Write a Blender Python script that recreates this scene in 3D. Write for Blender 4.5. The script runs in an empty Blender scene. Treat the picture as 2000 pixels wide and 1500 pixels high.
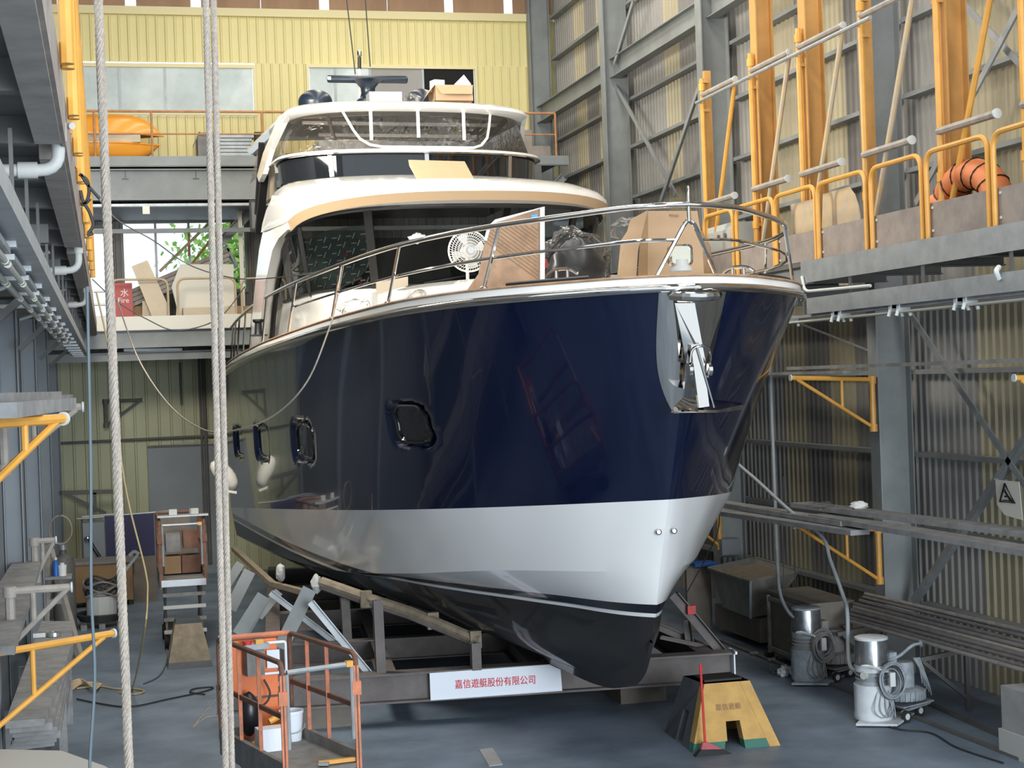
import bpy, math, random
import numpy as np
from mathutils import Vector, Matrix
random.seed(7)
D=bpy.data; SC=bpy.context.scene; COL=SC.collection
# ------------------------------------------------------------------ camera
FPX=3150.0; HC=4.7
def _setup(vp=(208,765),roll=.036):
    p1=np.array([vp[0]-1000.,vp[1]-750.,FPX]); Y=p1/np.linalg.norm(p1)
    up=np.cross(p1,[1,-roll,0]); up/=np.linalg.norm(up)
    if up[1]>0: up=-up
    X=np.cross(Y,up)
    if X[0]<0: X=-X
    return np.array([X,Y,up])
RC=_setup()
cam=D.objects.new('camera',D.cameras.new('camera')); COL.objects.link(cam); SC.camera=cam
cam.data.sensor_width=36; cam.data.lens=FPX*36/2000; cam.data.clip_end=300; cam.data.clip_start=.1
r_=RC[:,0]; u_=-RC[:,1]; b_=-RC[:,2]
cam.matrix_world=Matrix(((r_[0],u_[0],b_[0],0),(r_[1],u_[1],b_[1],0),(r_[2],u_[2],b_[2],HC),(0,0,0,1)))
# ------------------------------------------------------------------ world, lights, exposure
SC.view_settings.view_transform='Standard'; SC.view_settings.look='None'; SC.view_settings.gamma=1
SC.view_settings.use_curve_mapping=False; SC.view_settings.exposure=0.0
W=D.worlds.new('sky'); SC.world=W; W.use_nodes=True
bg=W.node_tree.nodes['Background']; bg.inputs[0].default_value=(.80,.90,1,1); bg.inputs[1].default_value=1.6
def area(name,loc,target,sx,sy,power,col):
    l=D.lights.new(name,'AREA'); l.shape='RECTANGLE'; l.size=sx; l.size_y=sy; l.energy=power; l.color=col
    o=D.objects.new(name,l); COL.objects.link(o); o.location=loc
    d=Vector(target)-Vector(loc); o.rotation_euler=d.to_track_quat('-Z','Y').to_euler(); return o
SC.cycles.max_bounces=7; SC.cycles.diffuse_bounces=3; SC.cycles.glossy_bounces=4; SC.cycles.transparent_max_bounces=10
area('front_door_daylight',(7.4,-14,5.0),(6.6,20,2.6),9.5,9,7000,(.84,.925,1))
for k,(x,e) in enumerate(((2.2,520),(5.6,900),(9.2,1150))):
    area('roof_fill',(x,22,15.6),(x,22,0),1.2,34,e,(1,.96,.88))  # unseen strips added under the closed roof as the hall's general fill
area('clerestory_daylight',(-1.1,25,10.6),(5.0,30.5,6.6),7,2.6,2100,(1,.95,.84))
# ------------------------------------------------------------------ pixel -> world on a known plane (the photograph's 2000x1500 frame)
def _ray(x,y): return RC@np.array([x-1000.,y-750.,FPX])
def uy(x,y,Y): d=_ray(x,y); t=Y/d[1]; return Vector((d[0]*t,Y,HC+d[2]*t))
def ux(x,y,X): d=_ray(x,y); t=X/d[0]; return Vector((X,d[1]*t,HC+d[2]*t))
def uz(x,y,Z): d=_ray(x,y); t=(Z-HC)/d[2]; return Vector((d[0]*t,d[1]*t,Z))
# boat frame: s metres aft of the bow, p to the right, z up
TH=math.radians(3.7); B0=np.array([6.24,16.5]); AX=np.array([-math.sin(TH),math.cos(TH)]); TR=np.array([math.cos(TH),math.sin(TH)])
def BT(s,p,z): q=B0+AX*s+TR*p; return Vector((q[0],q[1],z))
def us(x,y,s):
    d=_ray(x,y); t=(s+B0@AX)/(d[:2]@AX); return Vector((d[0]*t,d[1]*t,HC+d[2]*t))
def up_(x,y,p):
    d=_ray(x,y); t=(p+B0@TR)/(d[:2]@TR); return Vector((d[0]*t,d[1]*t,HC+d[2]*t))
def pchip(pts):
    xs=[float(a) for a,_ in pts]; ys=[float(b) for _,b in pts]; n=len(xs)
    h=[xs[i+1]-xs[i] for i in range(n-1)]; d=[(ys[i+1]-ys[i])/h[i] for i in range(n-1)]
    m=[0.]*n; m[0]=d[0]; m[-1]=d[-1]
    for i in range(1,n-1):
        if d[i-1]*d[i]>0:
            w1=2*h[i]+h[i-1]; w2=h[i]+2*h[i-1]; m[i]=(w1+w2)/(w1/d[i-1]+w2/d[i])
    def f(x):
        x=min(max(x,xs[0]),xs[-1]); i=0
        while i<n-2 and x>xs[i+1]: i+=1
        t=(x-xs[i])/h[i]
        return (2*t**3-3*t*t+1)*ys[i]+(t**3-2*t*t+t)*h[i]*m[i]+(-2*t**3+3*t*t)*ys[i+1]+(t**3-t*t)*h[i]*m[i+1]
    return f
# ------------------------------------------------------------------ materials
MATS={}
def mat(name,col,rough=.6,metal=0,noise=.0,scale=3.,bump=0.,coat=0,col2=None,trans=0,streak=False,spec=None):
    if name in MATS: return MATS[name]
    m=D.materials.new(name); m.use_nodes=True; nt=m.node_tree; b=nt.nodes['Principled BSDF']
    c=(*col,1); b.inputs['Base Color'].default_value=c; b.inputs['Roughness'].default_value=rough; b.inputs['Metallic'].default_value=metal
    if coat: b.inputs['Coat Weight'].default_value=coat; b.inputs['Coat Roughness'].default_value=.03
    if trans: b.inputs['Transmission Weight'].default_value=trans
    if spec is not None: b.inputs['Specular IOR Level'].default_value=spec
    if noise or col2:
        tc=nt.nodes.new('ShaderNodeTexCoord'); mp=nt.nodes.new('ShaderNodeMapping'); nz=nt.nodes.new('ShaderNodeTexNoise'); rp=nt.nodes.new('ShaderNodeValToRGB')
        geo=nt.nodes.new('ShaderNodeNewGeometry')
        nt.links.new(geo.outputs['Position'],mp.inputs[0]); nt.links.new(mp.outputs[0],nz.inputs['Vector'])
        if streak: mp.inputs['Scale'].default_value=(1,1,.18)
        nz.inputs['Scale'].default_value=scale; nz.inputs['Detail'].default_value=6; nz.inputs['Roughness'].default_value=.62
        k=col2 if col2 else tuple(max(0,v*(1-noise)) for v in col)
        rp.color_ramp.elements[0].position=.36; rp.color_ramp.elements[1].position=.62
        rp.color_ramp.elements[0].color=(*k,1); rp.color_ramp.elements[1].color=c
        nt.links.new(nz.outputs[0],rp.inputs[0]); nt.links.new(rp.outputs[0],b.inputs['Base Color'])
        if bump:
            bp=nt.nodes.new('ShaderNodeBump'); bp.inputs['Strength'].default_value=bump; bp.inputs['Distance'].default_value=.02
            nt.links.new(nz.outputs[0],bp.inputs['Height']); nt.links.new(bp.outputs[0],b.inputs['Normal'])
    MATS[name]=m; return m
def emat(name,col,s):
    m=D.materials.new(name); m.use_nodes=True; b=m.node_tree.nodes['Principled BSDF']
    b.inputs['Base Color'].default_value=(*col,1); b.inputs['Emission Color'].default_value=(*col,1); b.inputs['Emission Strength'].default_value=s
    MATS[name]=m; return m
def clearmat(name,tint,gloss,rough,opaque=0.,ocol=(.5,.5,.5),wrinkle=0):
    m=D.materials.new(name); m.use_nodes=True; nt=m.node_tree; nt.nodes.clear()
    o=nt.nodes.new('ShaderNodeOutputMaterial'); t=nt.nodes.new('ShaderNodeBsdfTransparent'); g=nt.nodes.new('ShaderNodeBsdfGlossy'); mx=nt.nodes.new('ShaderNodeMixShader')
    lw=nt.nodes.new('ShaderNodeLayerWeight'); lw.inputs[0].default_value=gloss
    t.inputs[0].default_value=(*tint,1); g.inputs['Roughness'].default_value=rough
    nt.links.new(lw.outputs['Fresnel'],mx.inputs[0]); nt.links.new(t.outputs[0],mx.inputs[1]); nt.links.new(g.outputs[0],mx.inputs[2])
    out=mx
    if opaque:
        d=nt.nodes.new('ShaderNodeBsdfDiffuse'); d.inputs[0].default_value=(*ocol,1); m2=nt.nodes.new('ShaderNodeMixShader'); m2.inputs[0].default_value=opaque
        nt.links.new(mx.outputs[0],m2.inputs[1]); nt.links.new(d.outputs[0],m2.inputs[2]); out=m2
    if wrinkle:
        nz=nt.nodes.new('ShaderNodeTexNoise'); nz.inputs['Scale'].default_value=5; nz.inputs['Detail'].default_value=3; nz.inputs['Distortion'].default_value=2
        geo=nt.nodes.new('ShaderNodeNewGeometry'); nt.links.new(geo.outputs['Position'],nz.inputs['Vector'])
        bp=nt.nodes.new('ShaderNodeBump'); bp.inputs['Strength'].default_value=wrinkle; bp.inputs['Distance'].default_value=.06
        nt.links.new(nz.outputs[0],bp.inputs['Height']); nt.links.new(bp.outputs[0],g.inputs['Normal']); nt.links.new(bp.outputs[0],lw.inputs['Normal'])
    nt.links.new(out.outputs[0],o.inputs[0]); MATS[name]=m; return m
M=lambda n:MATS[n]
mat('floor',(.19,.24,.305),.5,0,col2=(.115,.148,.19),scale=.9,bump=.05)
mat('steel',(.29,.305,.30),.55,.0,noise=.2,scale=1.5)
mat('steel_dark',(.135,.132,.125),.6,0,noise=.25,scale=2)
mat('galv',(.40,.42,.43),.45,.35,noise=.2,scale=4)
mat('sheet_grey',(.36,.345,.32),.6,0,noise=.13,scale=.8,streak=True)
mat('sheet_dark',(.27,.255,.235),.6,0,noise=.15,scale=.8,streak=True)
mat('sheet_tan',(.50,.44,.30),.45,0,noise=.18,scale=.8,streak=True)
mat('sheet_yellow',(.80,.70,.33),.5,0,noise=.08,scale=.7,streak=True)
mat('sheet_green',(.47,.47,.30),.55,0,noise=.14,scale=.6,streak=True)
mat('flash_yellow',(.80,.70,.38),.5)
mat('panel_blue',(.22,.245,.265),.5,0,noise=.1,scale=1)
mat('paint_yellow',(.78,.385,.07),.42,0,noise=.14,scale=4)
mat('paint_dusty',(.62,.46,.25),.6,0,col2=(.50,.42,.33),scale=5)
mat('paint_post',(.68,.36,.11),.5,0,noise=.14,scale=2.5)
mat('rust_rail',(.52,.25,.11),.55,0,noise=.25,scale=6)
mat('pipe_grey',(.40,.36,.315),.6,0,noise=.25,scale=5)
mat('cap_white',(.60,.63,.61),.5)
mat('plywood_dusty',(.36,.305,.265),.75,0,col2=(.27,.225,.20),scale=3)
mat('plywood',(.42,.25,.14),.65,0,noise=.2,scale=2,streak=True)
mat('plank',(.30,.30,.30),.8,0,col2=(.21,.205,.20),scale=4,bump=.15)
mat('carton',(.47,.31,.18),.75,0,noise=.08,scale=2)
mat('carton_dark',(.33,.20,.10),.8,0,noise=.1,scale=2)
mat('beige_board',(.72,.60,.44),.7,0,noise=.08,scale=2)
mat('cream',(.80,.76,.66),.5)
mat('white',(.80,.79,.76),.35)
mat('gel_white',(.82,.80,.755),.16,coat=.6)
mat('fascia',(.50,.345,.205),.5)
mat('navy',(.0022,.0058,.026),.14,.0,coat=.8,spec=.35)
mat('chrome',(.62,.59,.55),.06,1)
mat('steel_bright',(.62,.62,.62),.2,1)
mat('teak',(.44,.27,.16),.5,0,col2=(.30,.18,.105),scale=5)
mat('black_glass',(.006,.007,.009),.04,coat=.5)
mat('black',(.012,.012,.012),.45)
mat('rubber',(.02,.02,.02),.8)
mat('dark_void',(.01,.01,.01),.9)
mat('orange',(.87,.20,.045),.5,0,noise=.1,scale=5)
mat('orange_worn',(.72,.22,.10),.6,0,col2=(.42,.17,.10),scale=7)
mat('rust_bar',(.21,.10,.065),.75,0,noise=.3,scale=9)
mat('orange_boat',(.90,.37,.04),.3,coat=.3)
mat('lift_grey',(.24,.23,.215),.7,0,noise=.3,scale=6)
mat('red',(.55,.03,.03),.5)
mat('red_sign',(.72,.02,.04),.6)
mat('fire_red',(.50,.07,.06),.5)
mat('sign_white',(.80,.84,.90),.4)
mat('stand_yellow',(.56,.335,.105),.8,0,noise=.2,scale=5)
mat('stand_grey',(.12,.125,.135),.85,0,noise=.2,scale=4)
mat('stand_green',(.05,.16,.12),.8)
mat('rope',(.37,.315,.26),.7,0,noise=.3,scale=60)
mat('cable',(.03,.03,.03),.6)
mat('cable_grey',(.12,.155,.18),.6)
mat('cable_tan',(.48,.36,.17),.6)
mat('vac_silver',(.50,.52,.54),.22,.85,noise=.3,scale=6)
mat('vac_grey',(.33,.37,.40),.6,0,col2=(.20,.215,.23),scale=7)
mat('vac_white',(.62,.65,.67),.6,0,noise=.2,scale=6)
mat('hose',(.34,.37,.38),.6,0,noise=.1,scale=6)
mat('skip_steel',(.31,.295,.26),.5,.25,noise=.35,scale=3)
mat('crate_brown',(.20,.17,.14),.7,0,noise=.25,scale=3)
mat('cradle',(.17,.145,.135),.65,0,noise=.3,scale=3)
mat('antifoul',(.013,.013,.014),.55)
mat('foam_tan',(.30,.24,.17),.8,0,noise=.3,scale=7)
mat('navy_paint',(.008,.016,.03),.35,coat=.15)
mat('plaster_white',(.50,.50,.47),.6)
mat('tube_lamp',(.45,.44,.38),.4)
mat('leaf',(.30,.50,.10),.6)
mat('trunk',(.15,.10,.06),.8)
mat('blue_plastic',(.02,.12,.42),.4)
mat('navy_board',(.03,.03,.09),.6)
mat('bag_black',(.012,.013,.017),.3)
mat('silver_foil',(.6,.6,.6),.3,.8)
mat('tree_orange',(.8,.3,.08),.6)
mat('duct_orange',(.75,.23,.08),.55)
mat('concrete',(.36,.36,.35),.8,0,noise=.2,scale=2)
clearmat('clear_vinyl',(.74,.68,.63),.32,.06,wrinkle=.5)
clearmat('clear_bag',(.90,.90,.90),.14,.12,opaque=.03,ocol=(.7,.7,.7),wrinkle=.9)
clearmat('milky_sheet',(.8,.85,.82),.2,.15,opaque=.22,ocol=(.55,.62,.58),wrinkle=.6)
clearmat('window_glass',(.93,.96,.97),.12,.02)
mat('frosted',(.60,.68,.66),.25,coat=.3,noise=.2,scale=1.2)
clearmat('tint_glass',(.48,.51,.50),.16,.02)
# ------------------------------------------------------------------ mesh builder
def wl(o):
    v=Vector((0,0,0))
    while o: v+=o.location; o=o.parent
    return v
def V(a): return Vector(a)
def fillet(pts,r,n=5,closed=False):
    out=[]; N=len(pts); pts=[V(p) for p in pts]
    for i,p in enumerate(pts):
        if not closed and (i==0 or i==N-1): out.append(p); continue
        a=pts[i-1]-p; b=pts[(i+1)%N]-p; ra=min(r,a.length*.49,b.length*.49)
        a=p+a.normalized()*ra; b=p+b.normalized()*ra
        for k in range(n+1):
            t=k/n; out.append(a*(1-t)**2+p*2*t*(1-t)+b*t*t)
    return out
def smooth(pts,n=6):
    pts=[V(p) for p in pts]; out=[]
    for i in range(len(pts)-1):
        p0=pts[max(i-1,0)];p1=pts[i];p2=pts[i+1];p3=pts[min(i+2,len(pts)-1)]
        for k in range(n):
            t=k/n; out.append(.5*((2*p1)+(p2-p0)*t+(2*p0-5*p1+4*p2-p3)*t*t+(3*p1-p0-3*p2+p3)*t**3))
    out.append(pts[-1]); return out
class MB:
    def __init__(s): s.v=[]; s.f=[]
    def add(s,vs,fs):
        o=len(s.v); s.v+=[tuple(v) for v in vs]; s.f+=[tuple(i+o for i in f) for f in fs]; return s
    def frame(s,p0,p1,up=(0,0,1)):
        d=(V(p1)-V(p0)); L=d.length; d=d/L; u=V(up); u=u-d*u.dot(d)
        if u.length<1e-4: u=V((0,1,0)); u=u-d*u.dot(d)
        u.normalize(); return d,u,d.cross(u),L
    def ext(s,p0,p1,prof,up=(0,0,1),cap=True):
        d,u,w,L=s.frame(p0,p1,up); n=len(prof); p0=V(p0);p1=V(p1)
        vs=[p0+w*a+u*b for a,b in prof]+[p1+w*a+u*b for a,b in prof]
        fs=[(i,(i+1)%n,n+(i+1)%n,n+i) for i in range(n)]
        if cap: fs+=[tuple(range(n-1,-1,-1)),tuple(range(n,2*n))]
        return s.add(vs,fs)
    def bar(s,p0,p1,w,h,up=(0,0,1)): return s.ext(p0,p1,[(-w/2,-h/2),(w/2,-h/2),(w/2,h/2),(-w/2,h/2)],up)
    def box(s,c,sz,rz=0):
        x,y,z=[a/2 for a in sz]; cr,sr=math.cos(rz),math.sin(rz); vs=[]
        for dz in(-z,z):
            for dx,dy in((-x,-y),(x,-y),(x,y),(-x,y)): vs.append((c[0]+dx*cr-dy*sr,c[1]+dx*sr+dy*cr,c[2]+dz))
        return s.add(vs,[(3,2,1,0),(4,5,6,7),(0,1,5,4),(1,2,6,5),(2,3,7,6),(3,0,4,7)])
    def bx(s,x0,x1,y0,y1,z0,z1): return s.box(((x0+x1)/2,(y0+y1)/2,(z0+z1)/2),(abs(x1-x0),abs(y1-y0),abs(z1-z0)))
    def ibeam(s,p0,p1,d,w,t=.02,up=(0,0,1)):
        a,b,c=w/2,d/2,t/2
        for q in([(-a,-b),(a,-b),(a,-b+t),(-a,-b+t)],[(-c,-b+t),(c,-b+t),(c,b-t),(-c,b-t)],[(-a,b-t),(a,b-t),(a,b),(-a,b)]): s.ext(p0,p1,q,up)
        return s
    def chan(s,p0,p1,d,w,t=.02,up=(0,0,1)):
        b=d/2; return s.ext(p0,p1,[(0,-b),(w,-b),(w,-b+t),(t,-b+t),(t,b-t),(w,b-t),(w,b),(0,b)],up)
    def angle(s,p0,p1,w,t=.012,up=(0,0,1)): return s.ext(p0,p1,[(0,0),(w,0),(w,t),(t,t),(t,w),(0,w)],up)
    def tube(s,pts,r,n=8,closed=False,cap=True):
        pts=[V(p) for p in pts]; N=len(pts); o=[]; fs=[]; rr=r if hasattr(r,'__len__') else [r]*N
        u=None
        for i,p in enumerate(pts):
            if closed: d=pts[(i+1)%N]-pts[i-1]
            else: d=pts[min(i+1,N-1)]-pts[max(i-1,0)]
            if d.length<1e-7: d=V((0,0,1))
            d.normalize()
            if u is None: u=V((0,0,1)) if abs(d.z)<.9 else V((1,0,0))
            u=u-d*u.dot(d); u.normalize(); w=d.cross(u)
            for k in range(n):
                a=2*math.pi*k/n; o.append(p+(u*math.cos(a)+w*math.sin(a))*rr[i])
        for i in range(N if closed else N-1):
            j=(i+1)%N
            for k in range(n): fs.append((i*n+k,i*n+(k+1)%n,j*n+(k+1)%n,j*n+k))
        if cap and not closed: fs+=[tuple(range(n-1,-1,-1)),tuple((N-1)*n+k for k in range(n))]
        return s.add(o,fs)
    def lathe(s,prof,c,axis=(0,0,1),n=20,cap=True):
        ax=V(axis).normalized(); u=V((1,0,0)) if abs(ax.x)<.9 else V((0,1,0)); u=(u-ax*u.dot(ax)).normalized(); w=ax.cross(u); c=V(c)
        o=[c+ax*h+(u*math.cos(2*math.pi*k/n)+w*math.sin(2*math.pi*k/n))*max(r,1e-4) for r,h in prof for k in range(n)]; m=len(prof)
        fs=[(i*n+k,i*n+(k+1)%n,(i+1)*n+(k+1)%n,(i+1)*n+k) for i in range(m-1) for k in range(n)]
        if cap: fs+=[tuple(range(n-1,-1,-1)),tuple((m-1)*n+k for k in range(n))]
        return s.add(o,fs)
    def prism(s,pts,th):
        pts=[V(p) for p in pts]; th=V(th); n=len(pts)
        return s.add(pts+[p+th for p in pts],[tuple(range(n-1,-1,-1)),tuple(range(n,2*n))]+[(i,(i+1)%n,n+(i+1)%n,n+i) for i in range(n)])
    def loft(s,rings,closed=False,cap=False):
        n=len(rings[0]); fs=[]; m=n if closed else n-1
        for i in range(len(rings)-1):
            for k in range(m): fs.append((i*n+k,i*n+(k+1)%n,(i+1)*n+(k+1)%n,(i+1)*n+k))
        if cap: fs+=[tuple(range(n-1,-1,-1)),tuple((len(rings)-1)*n+k for k in range(n))]
        return s.add([p for r in rings for p in r],fs)
    def ball(s,c,r,n=14,m=8,sc=(1,1,1),jit=0,top=1.0):
        o=[];fs=[];rnd=random.Random(int(abs(c[0]*97+c[1]*31+c[2]*7)*100))
        for i in range(m+1):
            t=math.pi*i/m*top
            for k in range(n):
                a=2*math.pi*k/n; q=r*(1+jit*(rnd.random()-.5)); o.append((c[0]+q*math.sin(t)*math.cos(a)*sc[0],c[1]+q*math.sin(t)*math.sin(a)*sc[1],c[2]+q*math.cos(t)*sc[2]))
        for i in range(m):
            for k in range(n): fs.append((i*n+k,(i+1)*n+k,(i+1)*n+(k+1)%n,i*n+(k+1)%n))
        return s.add(o,fs)
    def build(s,name,m,parent=None,sm=False,label=None,cat=None,group=None,kind=None,ang=38):
        me=D.meshes.new(name); o=D.objects.new(name,me); COL.objects.link(o)
        vs=s.v
        if parent is not None:
            o.parent=parent; w=wl(parent); vs=[(a-w.x,b-w.y,c-w.z) for a,b,c in vs]
        elif vs:
            xs,ys,zs=zip(*vs); w=V(((min(xs)+max(xs))/2,(min(ys)+max(ys))/2,min(zs))); o.location=w
            vs=[(a-w.x,b-w.y,c-w.z) for a,b,c in vs]
        me.from_pydata(vs,[],s.f); me.validate(); me.update()
        me.materials.append(MATS[m] if isinstance(m,str) else m)
        if sm:
            me.polygons.foreach_set('use_smooth',[True]*len(me.polygons))
            try: me.set_sharp_from_angle(angle=math.radians(ang))
            except Exception: pass
        tag(o,label,cat,group,kind); return o
def tag(o,label=None,cat=None,group=None,kind=None):
    if label: o['label']=label
    if cat: o['category']=cat
    if group: o['group']=group
    if kind: o['kind']=kind
    return o
def thing(name,label,cat,loc=(0,0,0),group=None,kind=None):
    o=D.objects.new(name,None); COL.objects.link(o); o.location=loc; o.empty_display_size=.1
    return tag(o,label,cat,group,kind)
def clone(root,delta,label=None,sub=True):
    c=root.copy(); COL.objects.link(c); c.location=root.location+V(delta)
    if label: c['label']=label
    def rec(a,b):
        for ch in a.children:
            q=ch.copy(); COL.objects.link(q); q.parent=b; rec(ch,q)
    rec(root,c); return c
def share(o,loc,parent):
    c=o.copy(); COL.objects.link(c); c.parent=parent; c.location=loc; return c
def textmesh(txt,size,m,parent,mw,name='lettering',ext=.002):
    cu=D.curves.new(name,'FONT'); cu.body=txt; cu.size=size; cu.extrude=ext; cu.align_x='CENTER'; cu.align_y='CENTER'; cu.offset=0
    o=D.objects.new(name,cu); COL.objects.link(o); bpy.context.view_layer.update()
    me=D.meshes.new_from_object(o.evaluated_get(bpy.context.evaluated_depsgraph_get())); D.objects.remove(o); D.curves.remove(cu)
    me.transform(mw); w=wl(parent); me.transform(Matrix.Translation(-w)); me.materials.clear(); me.materials.append(MATS[m])
    q=D.objects.new(name,me); COL.objects.link(q); q.parent=parent; return q
# ================================================================== SETTING
def struct(name): return thing(name,None,None,(0,0,0),kind='structure')
def sheet(parent,axis,c,u0,u1,z0,z1,m,pitch=.2,rib=.05,dep=.035,sgn=-1,name='sheet_panel'):
    n=max(1,round((u1-u0)/pitch)); pw=(u1-u0)/n; pr=[]
    for i in range(n):
        a=u0+i*pw; pr+=[(a,0),(a+pw-rib*1.5,0),(a+pw-rib,dep),(a+pw-rib*.3,dep)]
    pr.append((u1,0)); mb=MB()
    def P(u,d,z): return (c+sgn*d,u,z) if axis=='x' else (u,c+sgn*d,z)
    vs=[P(u,d,z0) for u,d in pr]+[P(u,d,z1) for u,d in pr]; k=len(pr)
    vs+=[P(u,d-.012,z0) for u,d in pr]+[P(u,d-.012,z1) for u,d in pr]
    mb.add(vs,[(i,i+1,k+i+1,k+i) for i in range(k-1)]+[(2*k+i+1,2*k+i,3*k+i,3*k+i+1) for i in range(k-1)])
    return mb.build(name,m,parent)
fl=MB().bx(-3,13,-12,43,-.2,0).build('floor','floor',kind='structure')
MB().bx(-1.6,12.1,1,42,16,16.15).build('ceiling','steel_dark',kind='structure')
# --- floor trench rails along the right wall
for i,(a,b) in enumerate((((1508,1238),(1968,1446)),((1500,1290),(1966,1474)))):
    p=uz(*a,.0);q=uz(*b,.0); d=(q-p).normalized(); MB().bar(p-d*2+V((0,0,.02)),q+d*2+V((0,0,.02)),.07,.04).build('rail_strip','steel_dark',fl)
# --- right wall
wr=struct('wall_right')
CY=[41.45,35.07,28.98,22.24,15.9,9.6]
tans=[(38.3,39.3),(36.5,37.5),(31.9,33.0),(30.0,31.0),(26.1,27.2),(24.2,25.2),(19.0,20.1),(16.9,17.8)]
y=9.0;k=0
while y<41.6:
    y1=min(y+.96,41.7); c=(y+y1)/2; t=any(a<=c<=b for a,b in tans); dk=any(a-.96<=c<a for a,b in tans)
    sheet(wr,'x',11.98,y,y1,0,16,'sheet_tan' if t else('sheet_dark' if dk else'sheet_grey'),pitch=.192,rib=.045,dep=.03); y=y1
GZ=[1.06,2.2,3.32,4.56,5.5,6.5,7.58,8.7,9.84,10.92,12.0,13.1,14.2]
for i in range(len(CY)-1):
    for z in GZ:
        a,b=CY[i+1]+.17,CY[i]-.17
        MB().bx(11.76,11.95,a,b,z-.035,z+.035).build('girt','steel',wr)
def rx(p,q,X=11.5): return ux(*p,X),ux(*q,X)
for a,b in(((1199,168),(1317,384)),((1367,152),(1287,392)),((1234,0),(1197,123)),((1990,0),(1785,392)),((1862,-4),(1996,140)),((1755,590),(2010,972)),((1782,1180),(2010,850)),((1520,618),(1705,690))):
    p,q=rx(a,b,11.5 if b[0]>a[0] else 11.36); MB().angle(p,q,.1 if a!=(1520,618) else .03,.014,up=(1,0,0)).build('brace','galv',wr)
for i,Y in enumerate(CY):
    lab=['behind the mezzanine in the far corner','beside the fly bridge, second from the back wall','above the bow box, third from the back wall','beside the yellow plank brackets under the walkway','nearest the frame edge on the right','out in front of the others'][i]
    if i==5: continue
    mb=MB().ibeam((11.48,Y,0),(11.48,Y,16),.56,.3,.022,up=(1,0,0)).build('steel_column','steel',label='grey steel H column on the right wall '+lab,cat='column',group='columns of the right wall')
for i in range(4):
    a,b=CY[i+1]+.02,CY[i]-.02
    MB().ibeam((11.48,a,11.64),(11.48,b,11.64),.44,.24,.02).build('tie_beam','steel',label='grey steel tie beam high on the right wall, '+['bay against the back wall','bay with the crossed braces','bay above the walkway posts','bay at the frame edge'][i],cat='beam',group='tie beams of the right wall')
# --- back wall
wb=struct('wall_back'); YB=41.7
def strip(x0,x1,z0,z1,m,pitch=.228,w=.92,**k):
    x=x0
    while x<x1-.05:
        q=min(x+w,x1)
        if x1-q<.25: q=x1
        sheet(wb,'y',YB,x,q,z0,z1,m,pitch=pitch,rib=.05,**k); x=q
W1=(-.45,3.93,11.72,12.84); W2=(5.36,9.75,11.72,12.88); W3=(.55,3.55,7.2,8.9); W4=(-.5,.16,6.6,8.78)
strip(-1.4,12,12.98,14.2,'sheet_yellow'); strip(-1.4,W1[0]-.06,10,12.98,'sheet_yellow'); strip(W1[0]-.06,W1[1]+.06,10,11.62,'sheet_yellow'); strip(W1[1]+.06,W2[0]-.06,10,12.98,'sheet_yellow'); strip(W2[0]-.06,W2[1]+.06,10,11.62,'sheet_yellow'); strip(W2[1]+.06,12,10,12.98,'sheet_yellow')
MB().bx(-1.4,12,YB-.14,YB,14.16,14.36).build('flashing','flash_yellow',wb)
# plywood band with daylight slots above the flashing
xs=[-1.4]+[uy(v,10,YB).x for v in(112,127,245,265,373,392,624,642,868,884,984,1000)]+[12.0]
for i in range(0,len(xs)-1,2):
    n=max(1,round((xs[i+1]-xs[i])/1.6)); w=(xs[i+1]-xs[i])/n
    for j in range(n): MB().bx(xs[i]+j*w+.01,xs[i]+(j+1)*w-.01,YB-.02,YB+.02,14.36,16).build('plywood_panel','plywood',wb)
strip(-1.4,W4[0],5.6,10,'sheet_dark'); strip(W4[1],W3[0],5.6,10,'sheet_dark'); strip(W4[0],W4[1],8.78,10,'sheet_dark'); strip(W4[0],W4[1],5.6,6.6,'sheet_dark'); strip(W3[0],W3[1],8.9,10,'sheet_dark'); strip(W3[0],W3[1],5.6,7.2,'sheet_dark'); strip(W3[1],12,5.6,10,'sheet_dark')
strip(-1.4,12,0,5.6,'sheet_green',pitch=.30,w=.9)
def win(name,w,cols,mats_,z_off=0,fr='flash_yellow',lab=None):
    t=struct(name); x0,x1,z0,z1=w
    f=MB().bx(x0-.07,x1+.07,YB-.09,YB+.02,z1,z1+.09).bx(x0-.07,x1+.07,YB-.1,YB+.02,z0-.09,z0).bx(x0-.07,x0,YB-.09,YB+.02,z0,z1).bx(x1,x1+.07,YB-.09,YB+.02,z0,z1).build('window_frame',fr,t)
    for i in range(len(cols)-1):
        a,b=cols[i],cols[i+1]
        MB().bx(a+.02,b-.02,YB-.03,YB-.015,z0,z1).build('pane',mats_[i],t)
        if i: MB().bx(a-.03,a+.03,YB-.05,YB+.02,z0,z1).build('mullion','galv',t)
    return t
cx=lambda v,y,Yv=YB: uy(v,y,Yv).x
win('window_1',W1,[W1[0],cx(234,170),cx(323,170),cx(412,170),W1[1]],['frosted']*4)
win('window_2',W2,[W2[0],cx(655,170),cx(723,170),cx(826,170),W2[1]],['frosted','frosted','sheet_grey','dark_void'])
win('window_3',W3,[W3[0],cx(305,500),cx(370,500),W3[1]],['window_glass']*3,fr='sheet_grey')
win('window_4',W4,[W4[0],W4[1]],['window_glass'],fr='sheet_grey')
d=struct('door_1'); MB().bx(.95,2.75,YB-.08,YB-.03,0,3.24).build('door_leaf','panel_blue',d); MB().bx(.95,2.75,YB-.1,YB-.03,3.24,3.3).build('door_frame','steel_dark',d)
MB().tube([uy(98,867,YB-.1),uy(520,846,YB-.1)],.035).build('pipe','steel_dark',wb)
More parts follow.
